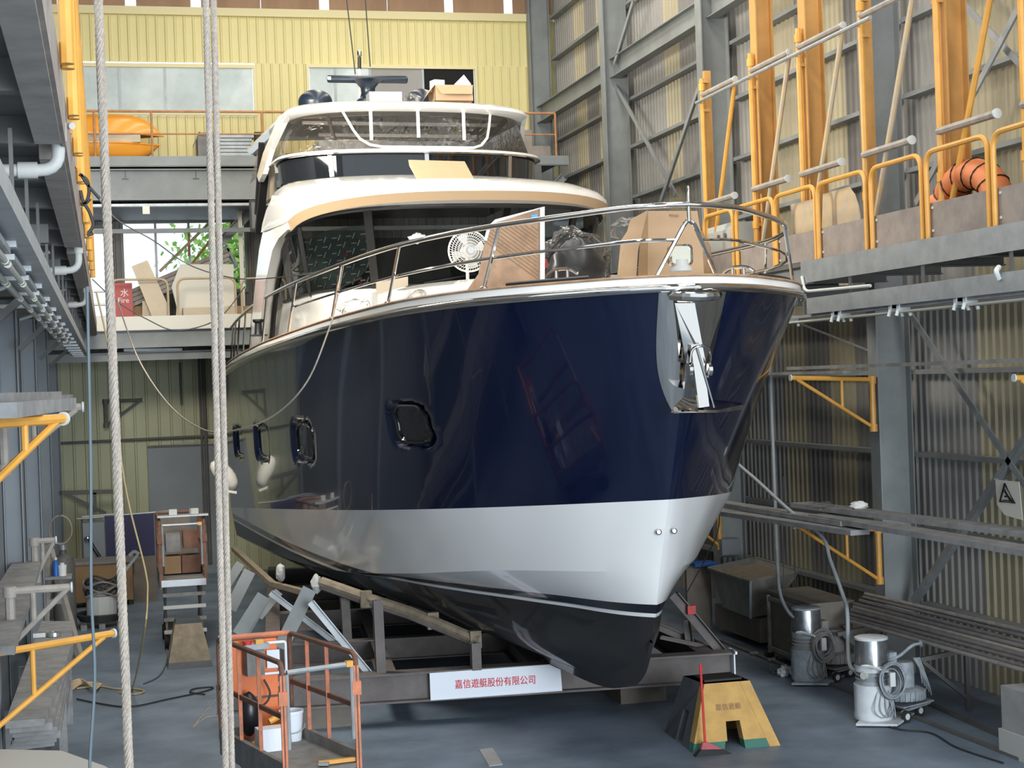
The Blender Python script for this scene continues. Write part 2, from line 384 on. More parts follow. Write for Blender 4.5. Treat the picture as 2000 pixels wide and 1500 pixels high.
for a in((352,708,790),(388,690,1080),(396,690,1100)): MB().tube([uy(a[0],a[1],YB-.12),uy(a[0]+(a[2]-a[1])*.036,a[2],YB-.12)],.03 if a[0]<390 else .05).build('pipe','steel_dark',wb)
MB().tube([uy(340,868,YB-.1),uy(420,866,YB-.1)],.02).build('pipe','galv',wb)
# outside: trees seen through the mid-level window
t=thing('tree','leafy green tree outside the mid-level back window','tree',(4.0,50,0)); rnd=random.Random(3)
MB().tube([(4.0,50,0),(4.1,50,5),(4.0,50,8)],[.2,.16,.06]).build('trunk','trunk',t)
mb=MB()
for i in range(2600):
    c=V((4.0+rnd.gauss(.1,.8),50+rnd.gauss(0,.7),8.3+rnd.gauss(0,.9))); a=V((rnd.random()-.5,rnd.random()-.5,rnd.random()-.5)).normalized(); b=a.cross(V((rnd.random()-.5,rnd.random()-.5,.3))).normalized(); q=.125
    mb.add([c-a*q,c-b*q*.6,c+a*q,c+b*q*.6],[(0,1,2,3)])
mb.build('foliage','leaf',t,kind='stuff')
# --- left wall
wlf=struct('wall_left')
y=3.0
while y<41.6:
    MB().bx(-1.5,-1.42,y+.01,min(y+1.95,41.7)-.01,0,16 if y>13 else 5.9).build('wall_panel','panel_blue',wlf); y+=1.95
for Y in(11.5,17.2,23,29,35,41.4): MB().ibeam((-1.28,Y,0),(-1.28,Y,6),.26,.22,.02,up=(1,0,0)).build('steel_column','panel_blue',label='blue-grey steel column on the left wall '+{11.5:'nearest the camera',17.2:'second along from the camera',23:'third along from the camera',29:'third from the back wall',35:'second from the back wall',41.4:'in the back corner'}[Y],cat='column',group='columns of the left wall')
# --- upper mezzanine on the back wall
def mz(name,label): return thing(name,label,'mezzanine',(0,38,0))
t=mz('upper_mezzanine','upper steel mezzanine deck along the yellow back wall'); YM=38.0
MB().bx(-1.4,uy(1110,304,YM).x,YM,41.65,9.98,10.04).build('deck_plate','steel_dark',t)
MB().chan((-1.4,YM,9.96),(uy(1110,304,YM).x,YM,9.96),.24,-.1,.02).build('edge_channel','steel',t)
MB().ibeam((-1.4,YM+.25,9.44),(9.9,YM+.25,9.44),.72,.36,.03).build('main_beam','steel',t)
for x in(.6,2.2,3.8,5.4,7,8.6,10.2): MB().ibeam((x,YM+.2,9.7),(x,41.6,9.7),.24,.15,.015).build('joist','steel_dark',t)
MB().bx(-1.4,9.9,YM+.3,41.6,8.96,9.0).build('soffit','steel_dark',t)
MB().bx(-1.4,9.9,YM+.1,YM+.3,8.94,9.0).build('soffit_trim','galv',t)
MB().bx(-1.4,9.9,YM+.9,YM+1.0,8.4,8.5).build('hanger_beam','steel',t)
p=uy(1062,385,YM);q=uy(1110,305,YM); MB().ibeam((10.3,YM,9.0),(10.3,YM,9.84),.3,.3,.02).build('end_post','steel_dark',t); MB().ibeam(uy(1052,395,YM+.2),uy(1100,345,YM+.2),.2,.2,.02).build('end_brace','steel',t)
MB().bx(uy(278,400,YM).x,uy(292,400,YM).x,YM-.02,YM+.1,8.75,8.93).build('junction_box','cream',t)
# its rust-coloured guard rail
t=thing('guard_rail','rust-brown pipe guard rail along the upper mezzanine edge','railing',(0,YM+.05,10.08))
xe=uy(1085,220,YM).x; x0=-1.2; zt=11.12
for z,r in((zt,.03),(10.6,.02)): MB().tube([(x0,YM+.05,z),(xe,YM+.05,z)],r).build('rail','rust_rail',t)
for x in[uy(v,270,YM).x for v in(185,297,408,513,640,760,880,990)]+[xe]: MB().tube([(x,YM+.05,10.06),(x,YM+.05,zt)],.028).build('post','rust_rail',t)
# --- lower mezzanine
t=thing('lower_mezzanine','lower steel mezzanine with pale toe board on the back wall','mezzanine',(0,38.4,0)); YL=38.4; xe=7.5
MB().bx(-1.4,xe,YL,41.65,6.12,6.2).build('deck_plate','steel_dark',t)
MB().bx(-1.4,xe,YL-.02,YL+.02,6.1,6.42).build('toe_board','cream',t)
MB().ibeam((-1.4,YL+.15,5.9),(xe,YL+.15,5.9),.42,.3,.025).build('main_beam','steel',t)
MB().chan((-1.4,YL+.4,5.5),(xe,YL+.4,5.5),.2,.1,.02).build('lower_channel','steel',t)
for x in(0,1.5,3,4.5,6): MB().ibeam((x,YL+.3,5.98),(x,41.6,5.98),.2,.12,.015).build('joist','steel_dark',t)
t=thing('strip_light','unlit fluorescent strip light under the lower mezzanine','lamp',(1.3,YL+.5,5.2))
a,b=uy(242,694,YL+.5),uy(356,693,YL+.5); MB().bar(a+V((0,0,.12)),b+V((0,0,.12)),.16,.07).build('housing','galv',t); MB().tube([a+V((0,0,.05)),b+V((0,0,.05))],.02).build('tube','tube_lamp',t)
for v in (262,336): MB().bar(uy(v,693,YL+.5)+V((0,0,.15)),uy(v,693,YL+.5)+V((0,0,.36)),.02,.02).build('hanger','steel_dark',t)
# hoop guards + brace of the lower mezzanine
def hoop(p,q,h,r,m,r2=.2):
    p=V(p);q=V(q);u=V((0,0,h)); return MB().tube(fillet([p,p+u,q+u,q],r2),r,8)
def mk_hoop(name,label,p,q,h,r,m,group,board=None):
    t=thing(name,label,'guard rail',((p[0]+q[0])/2,(p[1]+q[1])/2,p[2]),group); hoop(p,q,h,r,m).build('hoop',m,t,sm=True); return t
for i,(a,b) in enumerate(((218,330),(349,462),(474,560))):
    p,q=uy(a,628,YL+.06),uy(b,628,YL+.06); p.z=q.z=6.2
    mk_hoop('hoop_guard','tan tubular hoop guard on the lower mezzanine '+['in front of the red fire cabinet','in front of the large cream panel','beside the yacht side deck'][i],p,q,1.08 if i<2 else 1.05,.028,'paint_dusty','hoop guards on the lower mezzanine')
# ================================================================== RIGHT WALKWAY AND PLANK BRACKETS
XE=9.75; ZW=6.2
t=thing('right_walkway','steel walkway platform high along the right wall','walkway',(XE,24,6))
MB().bx(XE+.03,11.15,10,37.5,6.14,6.2).build('deck_plate','steel_dark',t)
MB().chan((XE,10,6.05),(XE,21.5,6.05),.31,.02,.012).build('edge_channel','galv',t)
MB().chan((XE+.1,21.5,6.02),(XE+.1,37.5,6.02),.26,.1,.02).build('edge_channel','steel',t)
y=10.5
while y<37: MB().ibeam((XE+.12,y,6.0),(11.2,y,6.0),.2,.12,.015).build('joist','steel_dark',t); y+=1.6
for Y in CY[1:5]: MB().ibeam((XE+.2,Y,5.75),(11.18,Y,5.75),.28,.2,.02).build('bracket_beam','steel_dark',t)
# cable tray with fluorescent tubes
XT=9.5
t=thing('cable_tray','galvanised cable tray hung under the right walkway','cable tray',(XT,18,5.5))
a=ux(1575,583,XT);b=ux(2040,520,XT); zt=a.z
MB().bx(XT,XT+.03,12.5,a.y,zt-.22,zt).bx(XT+.03,XT+.3,12.5,a.y,zt-.22,zt-.2).build('tray','galv',t)
for Y in(14,16,18,20,21.5): MB().bx(XT+.27,XT+.3,Y-.02,Y+.02,zt-.2,6.14).build('hanger','steel_dark',t)
MB().tube(smooth([ux(1951,545,XT-.02),ux(1946,530,XT-.06),ux(1951,522,XT+.02)]),.03).build('cable_loop','cap_white',t,sm=True)
for k in range(5):
    y1=[21.6,19.9,18.25,16.65,15.1][k]; y0=[20.05,18.4,16.8,15.25,13.7][k]; z=zt-.31
    f=thing('tube_light','unlit twin fluorescent tube light under the right tray, '+['farthest from the camera','second farthest','third along, left of the frame edge','next to the frame edge','partly outside the frame'][k],'lamp',(XT+.12,y0,z),'tube lights under the right tray')
    MB().bx(XT+.06,XT+.18,y0,y1,z+.05,z+.09).build('housing','galv',f)
    for dx in(.07,.17): MB().tube([(XT+dx,y0+.05,z),(XT+dx,y1-.05,z)],.017).build('tube','tube_lamp',f,sm=True)
    for Y in(y0+.03,y1-.03):
        MB().bx(XT+.04,XT+.2,Y-.03,Y+.03,z+.01,z+.1).build('socket_block','cap_white',f)
        for dx in(.05,.19): MB().tube([(XT+dx,Y,z+.03),(XT+dx+(dx-.12)*.4,Y,z-.05)],.022).build('socket','cap_white',f,sm=True)
MB().tube(fillet([ux(1566,540,XE-.03),ux(1571,565,XE-.03),ux(1578,569,XE-.03),ux(1700,558,XE-.03)],.08),.022).build('drain_pipe','cap_white',label='white drain pipe bent under the end of the right walkway channel',cat='pipe')
# hoop guards with plywood kick boards
HX=[(1377,1432),(1440,1512),(1516,1594),(1600,1693),(1705,1803),(1814,1934),(1946,2080)]
ords=['farthest, behind the bow rail','second farthest, behind the bow rail','past the end of the bow rail','fourth from the far end','fifth from the far end, below a projecting arm','holding the orange duct behind it','at the right frame edge']
for i,(a,b) in enumerate(HX):
    p,q=ux(a,480,XE+.06),ux(b,450,XE+.06); p.z=q.z=ZW
    t=mk_hoop('hoop_guard','yellow hoop guard on the right walkway, '+ords[i],p,q,1.06,.034,'paint_yellow','hoop guards on the right walkway')
    n=MB().bx(XE+.1,XE+.12,q.y-.03,p.y+.03,ZW+.02,ZW+.44).build('kick_board','plywood_dusty',t)
    for yy in(q.y+.06,p.y-.06):
        for zz in(ZW+.1,ZW+.38): MB().bx(XE+.085,XE+.1,yy-.015,yy+.015,zz-.015,zz+.015).build('clip','cap_white',n)
# swing scaffold brackets parked along the wall
UX=10.2; UYs=[ux(v,y,UX).y for v,y in((1374,260),(1470,250),(1563,200),(1686,200),(1834,200),(1999,150))]
ordu=['farthest from the camera','second from the far end','third from the far end','in front of the big column','left of the orange duct','at the right frame edge']
for i,Y in enumerate(UYs):
    t=thing('swing_bracket','tall yellow swing-arm scaffold bracket, '+ordu[i],'scaffold bracket',(UX,Y,ZW),'swing brackets on the right walkway')
    MB().tube([(UX,Y,ZW+.1),(UX,Y,9.75)],.045).build('upright','paint_yellow',t,sm=True)
    zt=9.47; L=1.5
    MB().tube([(UX,Y,zt),(UX,Y-L,zt)],.045).build('top_arm','pipe_grey',t,sm=True); MB().lathe([(.05,0),(.05,.02)],(UX,Y-L,zt),(0,-1,0)).build('end_cap','cap_white',t)
    zl=7.57; L2=1.35
    MB().tube([(UX-.02,Y,zl),(UX-.02,Y-L2,zl)],.05).build('lower_arm','pipe_grey',t,sm=True); MB().lathe([(.06,0),(.06,.02)],(UX-.02,Y-L2,zl),(0,-1,0)).build('end_cap','cap_white',t)
    MB().tube([(UX+.02,Y-L+.04,zt-.03),(UX+.02,Y-.1,ZW+.25)],.04).build('diagonal','paint_dusty' if i in(1,2,3) else 'paint_yellow',t,sm=True)
    for z in(9.6,7.0): MB().lathe([(.06,-.06),(.06,.06)],(UX,Y,z)).build('hinge_sleeve','paint_yellow',t)
    big=i in(1,2,4,5)
    PY=Y+.02
    t2=thing('orange_post','orange steel post behind the swing bracket '+ordu[i],'post',(UX+.25,PY,ZW),'orange posts on the right walkway')
    if big: MB().ibeam((UX+.22,PY,ZW),(UX+.22,PY,14.5),.3,.24,.02,up=(1,0,0)).build('post','paint_post',t2)
    else: MB().chan((UX+.12,PY,ZW),(UX+.12,PY,9.9),.12,.08,.015,up=(1,0,0)).build('post','paint_post',t2)
    MB().box((UX+.2,PY,ZW+.02),(.36,.34,.03)).build('foot_plate','paint_post',t2)
    for z in((9.2,9.7) if not big else(9.2,7.0)): MB().box((UX+.05,PY,z),(.12,.16,.05)).build('clamp','paint_post',t2)
MB().tube([ux(1360,201,UX-.078),ux(1700,34,UX-.078)],.03).build('scaffold_tube','galv',label='long galvanised tube tied across the upper swing arms',cat='tube')
# orange flexible duct, rolled up behind the kick boards
c=ux(1895,375,10.35); c.z=ZW+.36
t=thing('flexible_duct','rolled orange flexible ventilation duct behind a kick board','duct',(c.x,c.y,ZW))
mb=MB(); R=.46
for k in range(46):
    a=math.pi*(-.1+1.2*k/45); pass
pts=[c+V((0,.62*math.cos(a),.42*math.sin(a))) for a in[math.pi*(-.15+1.3*k/40) for k in range(41)]]
MB().tube(pts,.19,14).build('sleeve','duct_orange',t,sm=True)
for k in range(2,40,4):
    d=(pts[k+1]-pts[k-1]).normalized(); u=V((1,0,0)); w=d.cross(u)
    MB().tube([pts[k]+(u*math.cos(q)+w*math.sin(q))*.195+d*.03*math.sin(q) for q in[2*math.pi*j/16 for j in range(16)]],.009,5,closed=True).build('rib','black',t)
d=ux(1812,445,10.2); MB().tube(smooth([(10.25,d.y+.1,ZW+.05),(10.2,d.y,ZW+.25),(10.25,d.y-.15,ZW+.5),(10.3,c.y+.3,ZW+.35)]),.13,12).build('sleeve','duct_orange',t,sm=True)
# curved boards and gear leaning behind the hoops
def leanboard(name,label,px,X,th,m):
    p=[ux(*v,X) for v in px]; return MB().prism(p,(th,0,0)).build(name,m,label=label,cat='board')
leanboard('plywood_board','curved-edge tan plywood board leaning behind a walkway hoop',[(1606,499),(1605,450),(1607,379),(1657,365),(1668,380),(1675,402),(1679,425),(1681,484)],10.05,.02,'paint_dusty')
leanboard('plywood_board','small tan plywood board with cut corner behind the far hoops',[(1558,514),(1553,470),(1543,400),(1590,388),(1590,508)],10.1,.02,'paint_dusty')
leanboard('plywood_board','brown plywood offcut standing behind the bow rail',[(1450,546),(1440,500),(1495,478),(1512,532)],10.0,.02,'plywood_dusty')
t=thing('switch_box','pale grey electrical switch box behind the bow rail','switch box',(10.3,24.8,ZW))
p,q=ux(1381,460,10.2),ux(1432,418,10.2); MB().bx(10.2,10.7,q.y,p.y,6.62,7.15).build('body','cap_white',t); MB().bx(10.18,10.2,q.y+.1,p.y-.1,6.7,7.05).build('door','plaster_white',t); MB().bx(10.3,10.6,q.y+.1,p.y-.1,ZW,6.62).build('stand','steel',t)
for yy in(q.y+.3,q.y+.6): MB().lathe([(.04,0),(.04,.03)],(10.18,yy,6.95),(-1,0,0)).build('knob','steel_dark',t)
# wall brackets carrying planks (lower right)
def wallbr(label,tip,root,drop,side=None,r=.035,strut=.38,name='plank_bracket',group='plank brackets on the right wall',m='paint_yellow'):
    t=thing(name,label,'bracket',(root[0],root[1],root[2]-drop),group); tip=V(tip);root=V(root); b=root-V((0,0,drop))
    MB().tube([tip,root],r).build('arm',m,t,sm=True); dd=(tip-root).normalized()
    MB().lathe([(r*1.35,0),(r*1.35,.02)],tip,dd).build('end_cap','cap_white',t)
    MB().tube([root+V((0,0,.03)),b-V((0,0,.06))],r*1.25).build('upright',m,t,sm=True)
    e=tip+(root-tip)*.07-V((0,0,.02)); MB().tube([e,b],r*.75).build('diagonal',m,t,sm=True)
    s=root+(tip-root)*strut; f=1-strut/.93; MB().tube([s,b+(e-b)*(strut/.93)],r*.7).build('strut',m,t,sm=True)
    for z in(0,-drop): MB().lathe([(r*1.7,-.06),(r*1.7,.05)],root+V((0,0,z))).build('hinge_sleeve',m,t)
    return t
wallbr('yellow pipe plank bracket at eye level beside the stem, upper of its column',uy(1545,738,22.1),uy(1703,741,22.1),.72)
wallbr('yellow pipe plank bracket at knee height above the pipe stack, lower of its column',uy(1551,1028,22.1),uy(1715,1034,22.1),.76)
wallbr('yellow pipe plank bracket cut by the right frame edge',uy(1982,738,16.6),uy(2150,738,16.6),.72)
wallbr('yellow pipe plank bracket half hidden behind the white hull band',uy(1300,985,28.8),uy(1404,990,28.8),.75)
def plank(label,a,b,w,h=.05,m='plank',name='plank',group='scaffold planks',up=(0,0,1)): return MB().bar(a,b,w,h,up).build(name,m,label=label,cat='plank',group=group)
plank('grey scaffold plank on the upper brackets, long one with rounded end',V((10.55,23.6,4.68)),V((10.7,13,4.68)),.3)
plank('grey scaffold plank on the upper brackets under the long one',V((10.6,28.6,4.60)),V((10.55,21.6,4.60)),.3,.045)
for i,(a,b,w,lab) in enumerate(((uz(1563,985,2.62),uz(2060,1048,2.62),.34,'topmost of the lower pair'),(uz(1600,1008,2.52),uz(2060,1085,2.52),.34,'under the topmost of the lower pair'),(uz(1385,980,2.50),uz(1660,1022,2.50),.3,'far one on the lower brackets, front'),(uz(1380,996,2.42),uz(1680,1040,2.42),.3,'far one on the lower brackets, underneath'))):
    plank('long grey plank along the right wall, '+lab,a,b,w,.07)
mb=MB(); c=uz(1680,990,2.68)
mb.ball((c.x,c.y,2.7),.11,10,6,(1.3,.8,.5),.5).build('rag','white',label='crumpled white rag lying on the lower planks',cat='rag')
c=uz(1605,990,2.66); MB().ball((c.x,c.y,2.68),.12,9,6,(1.5,.8,.4),.6).build('plastic_scrap','clear_bag',label='scrap of clear plastic on the lower planks',cat='plastic')
# warning sign
S=[ux(*v,11.4) for v in((1944,937),(1990,941),(1997,1016),(1962,1006),(1947,985))]
t=thing('warning_sign','dirty cream warning sign with black triangle on the right wall','sign',S[4])
MB().prism(S,(.008,0,0)).build('plate','cream',t)
def onS(u,v): return S[0]+(S[1]-S[0])*u+(V((S[0].x,S[4].y,S[4].z))-S[0])*v*1.1+V((-.012,0,0))
tri=[onS(.43,.12),onS(.80,.78),onS(.18,.78)]; MB().tube(tri,.016,6,closed=True).build('triangle','black',t)
MB().tube([onS(.42,.40),onS(.52,.55),onS(.66,.70)],.013,6).tube([onS(.40,.58),onS(.54,.56),onS(.6,.68)],.011,6).tube([onS(.30,.72),onS(.70,.73)],.007,5).ball(onS(.40,.36),.02,8,6).build('figure','black',t)
MB().bar(S[0]+V((.03,.1,.0)),S[0]+V((.5,.1,.0)),.02,.02).build('fixing','steel',t)
# ================================================================== MOTOR YACHT
wS=pchip([(0,0),(.02,.2),(.1,.46),(.25,.78),(.6,1.22),(1,1.66),(1.5,2.05),(2,2.31),(3,2.6),(4,2.7),(5,2.74),(7,2.76),(12,2.75),(16,2.7),(19,2.55)])
zS=pchip([(0,5.6),(2,5.55),(4.2,5.5),(6.8,5.46),(9.5,5.4),(12,5.33),(14,5.25),(17,5.1),(19,5.0)])
wK=pchip([(.93,0),(.96,.07),(1.05,.2),(1.25,.42),(1.7,.86),(2.3,1.3),(3,1.76),(4,2.2),(5.5,2.48),(8,2.62),(12,2.66),(19,2.5)])
zK=pchip([(.9,3.24),(2.3,3.15),(4,3.05),(8,2.8),(12,2.55),(19,2.1)])
wC=pchip([(1.27,0),(1.31,.08),(1.7,.48),(2.9,1.2),(4,1.68),(5.3,2.05),(8,2.35),(12,2.45),(19,2.4)])
zC=pchip([(1.25,2.39),(2.9,2.31),(5.3,2.08),(8,1.85),(12,1.65),(19,1.5)])
wG=pchip([(1.62,.0),(1.75,.06),(2.6,.22),(4,.30),(8,.32),(19,.32)]); zG=pchip([(1.6,1.56),(2.0,1.28),(2.6,1.08),(3.6,.93),(5,.90),(8,.98),(19,1.05)])
zE=pchip([(0,1.5),(.12,1.3),(.35,1.06),(.75,.86),(1.3,.76),(2.2,.73),(17.5,.8)])
YA=thing('motor_yacht','large navy-blue and white motor yacht on a steel cradle, bow toward viewer','boat',BT(3,0,.73))
LH=19.0; NT=150
ts=[(k/NT)**1.75 for k in range(NT+1)]
PORT=[(3.72,4.15,.5,.27),(9.25,3.80,.78,.31),(13.3,3.68,.82,.31),(16.8,3.58,.82,.3)]
def rowS(t): s=0.0+LH*t; return s,wS(s),zS(s)
def rowK(t): s=.93+(LH-.93)*t; return s,wK(s),zK(s)
def rowC(t): s=1.27+(LH-1.27)*t; return s,wC(s),zC(s)
def rowG(t): s=1.62+(LH-1.62)*t; return s,wG(s),zG(s)
wD=pchip([(1.44,0),(1.6,.12),(1.95,.30),(2.8,.57),(3.4,.79),(4,1.0),(5,1.36),(6.2,1.72),(7.6,2.0),(10.5,2.17),(14,2.3),(19,2.25)])
def rowD(t): s=1.44+(LH-1.44)*t; return s,wD(s),min(1.85,zC(s)-.1)
def rowE(t): s=1.6+(LH-1.6)*t; return s,min(.12,.02+.06*(s-1.6)),zE(s-1.6)
def top(t,v):   # topsides, v=0 sheer .. 1 knuckle, slight flare
    a=rowS(t);b=rowK(t); f=1-.035*math.sin(math.pi*v)*max(0,1-a[0]/9)
    return a[0]+(b[0]-a[0])*v,(a[1]+(b[1]-a[1])*v)*f,a[2]+(b[2]-a[2])*v
def rec(s,z):
    d=0
    for i,(ps,pz,a,b) in enumerate(PORT):
        q=(abs((s-ps)/a)**4+abs((z-pz)/b)**4)**.25
        if q<1.16: d=max(d,min(1,(1.16-q)/.14))
    return d*.085
def stations():
    S=set(ts)
    for ps,pz,a,b in PORT:
        k=-1.5*a
        while k<=1.5*a: S.add((ps+k)/LH); k+=a/14
    return sorted(x for x in S if 0<=x<=1)
TS=stations(); NV=64
for side in(-1,1):
    mb=MB(); rings=[]
    tt=TS if side<0 else ts
    for t in tt:
        r=[]
        for j in range((NV if side<0 else 16)+1):
            v=j/(NV if side<0 else 16); s,w,z=top(t,v)
            if side<0: w-=rec(s,z)
            r.append(BT(s,side*w,z))
        rings.append(r)
    if side>0: rings=[r[::-1] for r in rings]
    mb.loft(rings).build('topsides','navy',YA,sm=True,ang=50)
    mb=MB(); rings=[]
    for t in ts:
        a,b,c,e,g=rowK(t),rowC(t),None,rowG(t),rowE(t); r=[]
        for j in range(7): f=j/6; r.append(BT(a[0]+(b[0]-a[0])*f,side*(a[1]+(b[1]-a[1])*f),a[2]+(b[2]-a[2])*f))
        r2=[r]
        q=[]; dd=rowD(t)
        for j in range(5):
            f=j/4; q.append(BT(b[0]+(dd[0]-b[0])*f,side*(b[1]+(dd[1]-b[1])*f),b[2]+(dd[2]-b[2])*f))
        b=dd
        for j in range(1,9):
            f=j/8; bul=.13*math.sin(math.pi*f)*min(1,b[1])
            q.append(BT(b[0]+(e[0]-b[0])*f,side*(b[1]+(e[1]-b[1])*f+bul),b[2]+(e[2]-b[2])*f-bul*.9))
        k=[]
        for j in range(5):
            f=j/4; k.append(BT(e[0]+(g[0]-e[0])*f,side*(e[1]+(g[1]-e[1])*f**.6),e[2]+(g[2]-e[2])*f))
        k.append(BT(g[0],0,g[2]))
        rings.append(r+q[1:]+k[1:])
    if side>0: rings=[r[::-1] for r in rings]
    o=mb.loft(rings).build('lower_hull','gel_white',YA,sm=True,ang=11)
    o.data.materials.clear()
    if 'hull_paint' not in MATS:
        m=mat('hull_paint',(.80,.79,.77),.2,coat=.5); nt=m.node_tree; bs=nt.nodes['Principled BSDF']
        geo=nt.nodes.new('ShaderNodeNewGeometry'); sp=nt.nodes.new('ShaderNodeSeparateXYZ'); mr=nt.nodes.new('ShaderNodeMapRange'); rp=nt.nodes.new('ShaderNodeValToRGB')
        mr.inputs['From Min'].default_value=1.0; mr.inputs['From Max'].default_value=3.0
        nt.links.new(geo.outputs['Position'],sp.inputs[0]); nt.links.new(sp.outputs[2],mr.inputs['Value']); nt.links.new(mr.outputs[0],rp.inputs[0])
        cr=rp.color_ramp; cr.interpolation='CONSTANT'; cr.elements[0].color=(.012,.012,.013,1); cr.elements[1].position=.41; cr.elements[1].color=(.78,.78,.78,1)
        e=cr.elements.new(.433); e.color=(.008,.009,.015,1); e=cr.elements.new(.487); e.color=(.80,.79,.77,1)
        nt.links.new(rp.outputs[0],bs.inputs['Base Color'])
        r2=nt.nodes.new('ShaderNodeValToRGB'); r2.color_ramp.interpolation='CONSTANT'; r2.color_ramp.elements[0].color=(.6,.6,.6,1); r2.color_ramp.elements[1].position=.41; r2.color_ramp.elements[1].color=(.2,.2,.2,1)
        nt.links.new(mr.outputs[0],r2.inputs[0]); nt.links.new(r2.outputs[0],bs.inputs['Roughness'])
    o.data.materials.append(MATS['hull_paint'])
# transom, deck, bulwark, cap rail, rub rail
tr=[BT(*[q if i!=1 else -q for i,q in enumerate(r(1.0))]) for r in(rowS,rowK,rowC,rowG,rowE)]; tl=[BT(*r(1.0)) for r in(rowE,rowG,rowC,rowK,rowS)]
MB().add(tr+tl,[tuple(range(10))]).build('transom','navy',YA)
def outline(ins,dz,t0=0.0):
    pts=[]
    for t in reversed(ts):
        s,w,z=rowS(t); pts.append((s,-w,z))
    pts+=[(s,-p,z) for s,p,z in pts[-2::-1]]
    out=[]; n=len(pts)
    for i,(s,p,z) in enumerate(pts):
        a=pts[max(i-1,0)];b=pts[min(i+1,n-1)]; ds,dp=b[0]-a[0],b[1]-a[1]; L=math.hypot(ds,dp) or 1
        nx,ny=(-dp/L,ds/L)   # outward: toward -s at bow
        out.append(BT(s+nx*ins,p+ny*ins,z+dz))
    return out
def off(o,dz): return outline(o,dz)
_t=outline(.3,0); _m=_t[len(_t)//2]; _sg=1 if (np.array([_m.x,_m.y])-B0)@AX<0 else -1   # make positive = outward
OUT=lambda o,dz: outline(o*_sg,dz)
MB().loft([OUT(.0,.0),OUT(.035,.03),OUT(.035,.06),OUT(.02,.12)]).build('bulwark','gel_white',YA,sm=True)
MB().loft([OUT(.03,.12),OUT(.04,.135),OUT(.03,.15),OUT(-.14,.15),OUT(-.15,.135),OUT(-.15,.10)]).build('cap_rail','teak',YA,sm=True,ang=30)
MB().loft([OUT(-.15,.12),OUT(-.16,-.02)]).build('bulwark_lining','gel_white',YA)
ol=OUT(-.1,-.01); n=len(ol); MB().add(ol,[(i,n-1-i,n-2-i,i+1) for i in range(n//2)]).build('deck','gel_white',YA)
MB().tube(OUT(.035,.0),.05,10).build('rub_rail','chrome',YA,sm=True)
# portholes (rim + glass) set in the recesses of the left topside
def topat(s,z):
    lo,hi=0,1
    best=None
    for k in range(41):
        v=k/40
        a0=s/LH
        for it in range(3):
            ss,w,zz=top(max(0,a0),v); a0+=(s-ss)/LH
        if best is None or abs(zz-z)<best[0]: best=(abs(zz-z),w,v,a0)
    return best[1]
for i,(ps,pz,a,b) in enumerate(PORT):
    ring=[]
    for k in range(40):
        q=2*math.pi*k/40; cs,sn=math.cos(q),math.sin(q); e=.5
        dz=b*.86*abs(sn)**e*(1 if sn>0 else -1); ds=a*.86*abs(cs)**e*(1 if cs>0 else -1)
        ring.append((ps+ds,pz+dz))
    pw=[topat(s,z) for s,z in ring]; w0=topat(ps,pz)
    rim=[BT(s,-(w-.062),z) for (s,z),w in zip(ring,pw)]
    o=MB().tube(rim,.026,8,closed=True).build('porthole_rim','black_glass' if i<2 else 'navy',YA,sm=True)
    gl=[BT(s,-(w-.07),z) for (s,z),w in zip(ring,pw)]; c=BT(ps,-(w0-.07),pz)
    MB().add(gl+[c],[(k,(k+1)%40,40) for k in range(40)]).build('porthole_glass','black_glass',o,sm=True)
# stem guard: polished steel plate wrapped round the stem
def s_at(v,p):
    p=abs(p); lo,hi=0,.4
    for _ in range(40):
        m=(lo+hi)/2
        if top(m,v)[1]<p: lo=m
        else: hi=m
    return top((lo+hi)/2,v)
rings=[]
for j in range(19):
    v=.02+.56*j/18; hw=.40*(1-(j/18)**4*.75)*(1-.22*j/18)
    rings.append([BT(s_at(v,hw*(k/8-1))[0]-.022,hw*(k/8-1),s_at(v,hw*(k/8-1))[2]) for k in range(17)])
MB().loft(rings).build('stem_guard','chrome',YA,sm=True,ang=60)
MB().tube([BT(.03+.0,-.28,5.52),BT(-.1,-.2,5.5),BT(-.13,0,5.49),BT(-.1,.2,5.5),BT(.03,.28,5.52)],.05,8).build('stem_roller_lip','chrome',YA,sm=True)
for p in(-.13,.19): MB().lathe([(.03,0),(.035,.01),(.02,.02)],BT(1.08,p*.6,2.86),V((-.2*np.sign(p)*0-.2,-1,0))).build('hull_fitting','steel_bright',YA)
# anchor hanging at the stem
an=thing('anchor','polished steel plough anchor hanging in the stem guard','anchor',us(1370,800,.2))
def A(x,y,s): return us(x,y,s)
MB().prism([A(1318,592,.02),A(1357,592,.02),A(1378,706,.12),A(1385,738,.14),A(1345,728,.14)],(0,.02,0)).build('shank_plate','chrome',an)
MB().prism([A(1336,570,.05),A(1348,570,.05),A(1352,592,.05),A(1338,592,.05)],(0,.05,0)).build('shackle','steel_bright',an)
MB().bar(A(1358,672,.06),A(1374,795,.06),.12,.05,up=(0,-1,0)).build('shank','chrome',an)
MB().tube(smooth([A(1348,708,.05),A(1352,685,.03),A(1366,676,.0),A(1384,680,.03),A(1388,700,.1),A(1384,715,.14)]),.014).build('roll_bar','chrome',an,sm=True)
for x in(1347,1385): MB().lathe([(.07,-.02),(.07,.02)],A(x,722,.1),(1,0,0),16).build('pivot','chrome',an,sm=True)
MB().loft([[A(1336,774,.3),A(1370,778,.32),A(1410,782,.34),A(1446,786,.36)],[A(1318,792,.1),A(1365,801,.02),A(1400,801,.04),A(1452,790,.2)],[A(1310,806,.02),A(1362,806,.0),A(1400,806,.03),A(1451,800,.2)]]).build('fluke','chrome',an,sm=True,ang=20)
MB().tube([A(1362,680,.02),A(1395,796,.02)],.012).build('trip_rod','steel_bright',an)
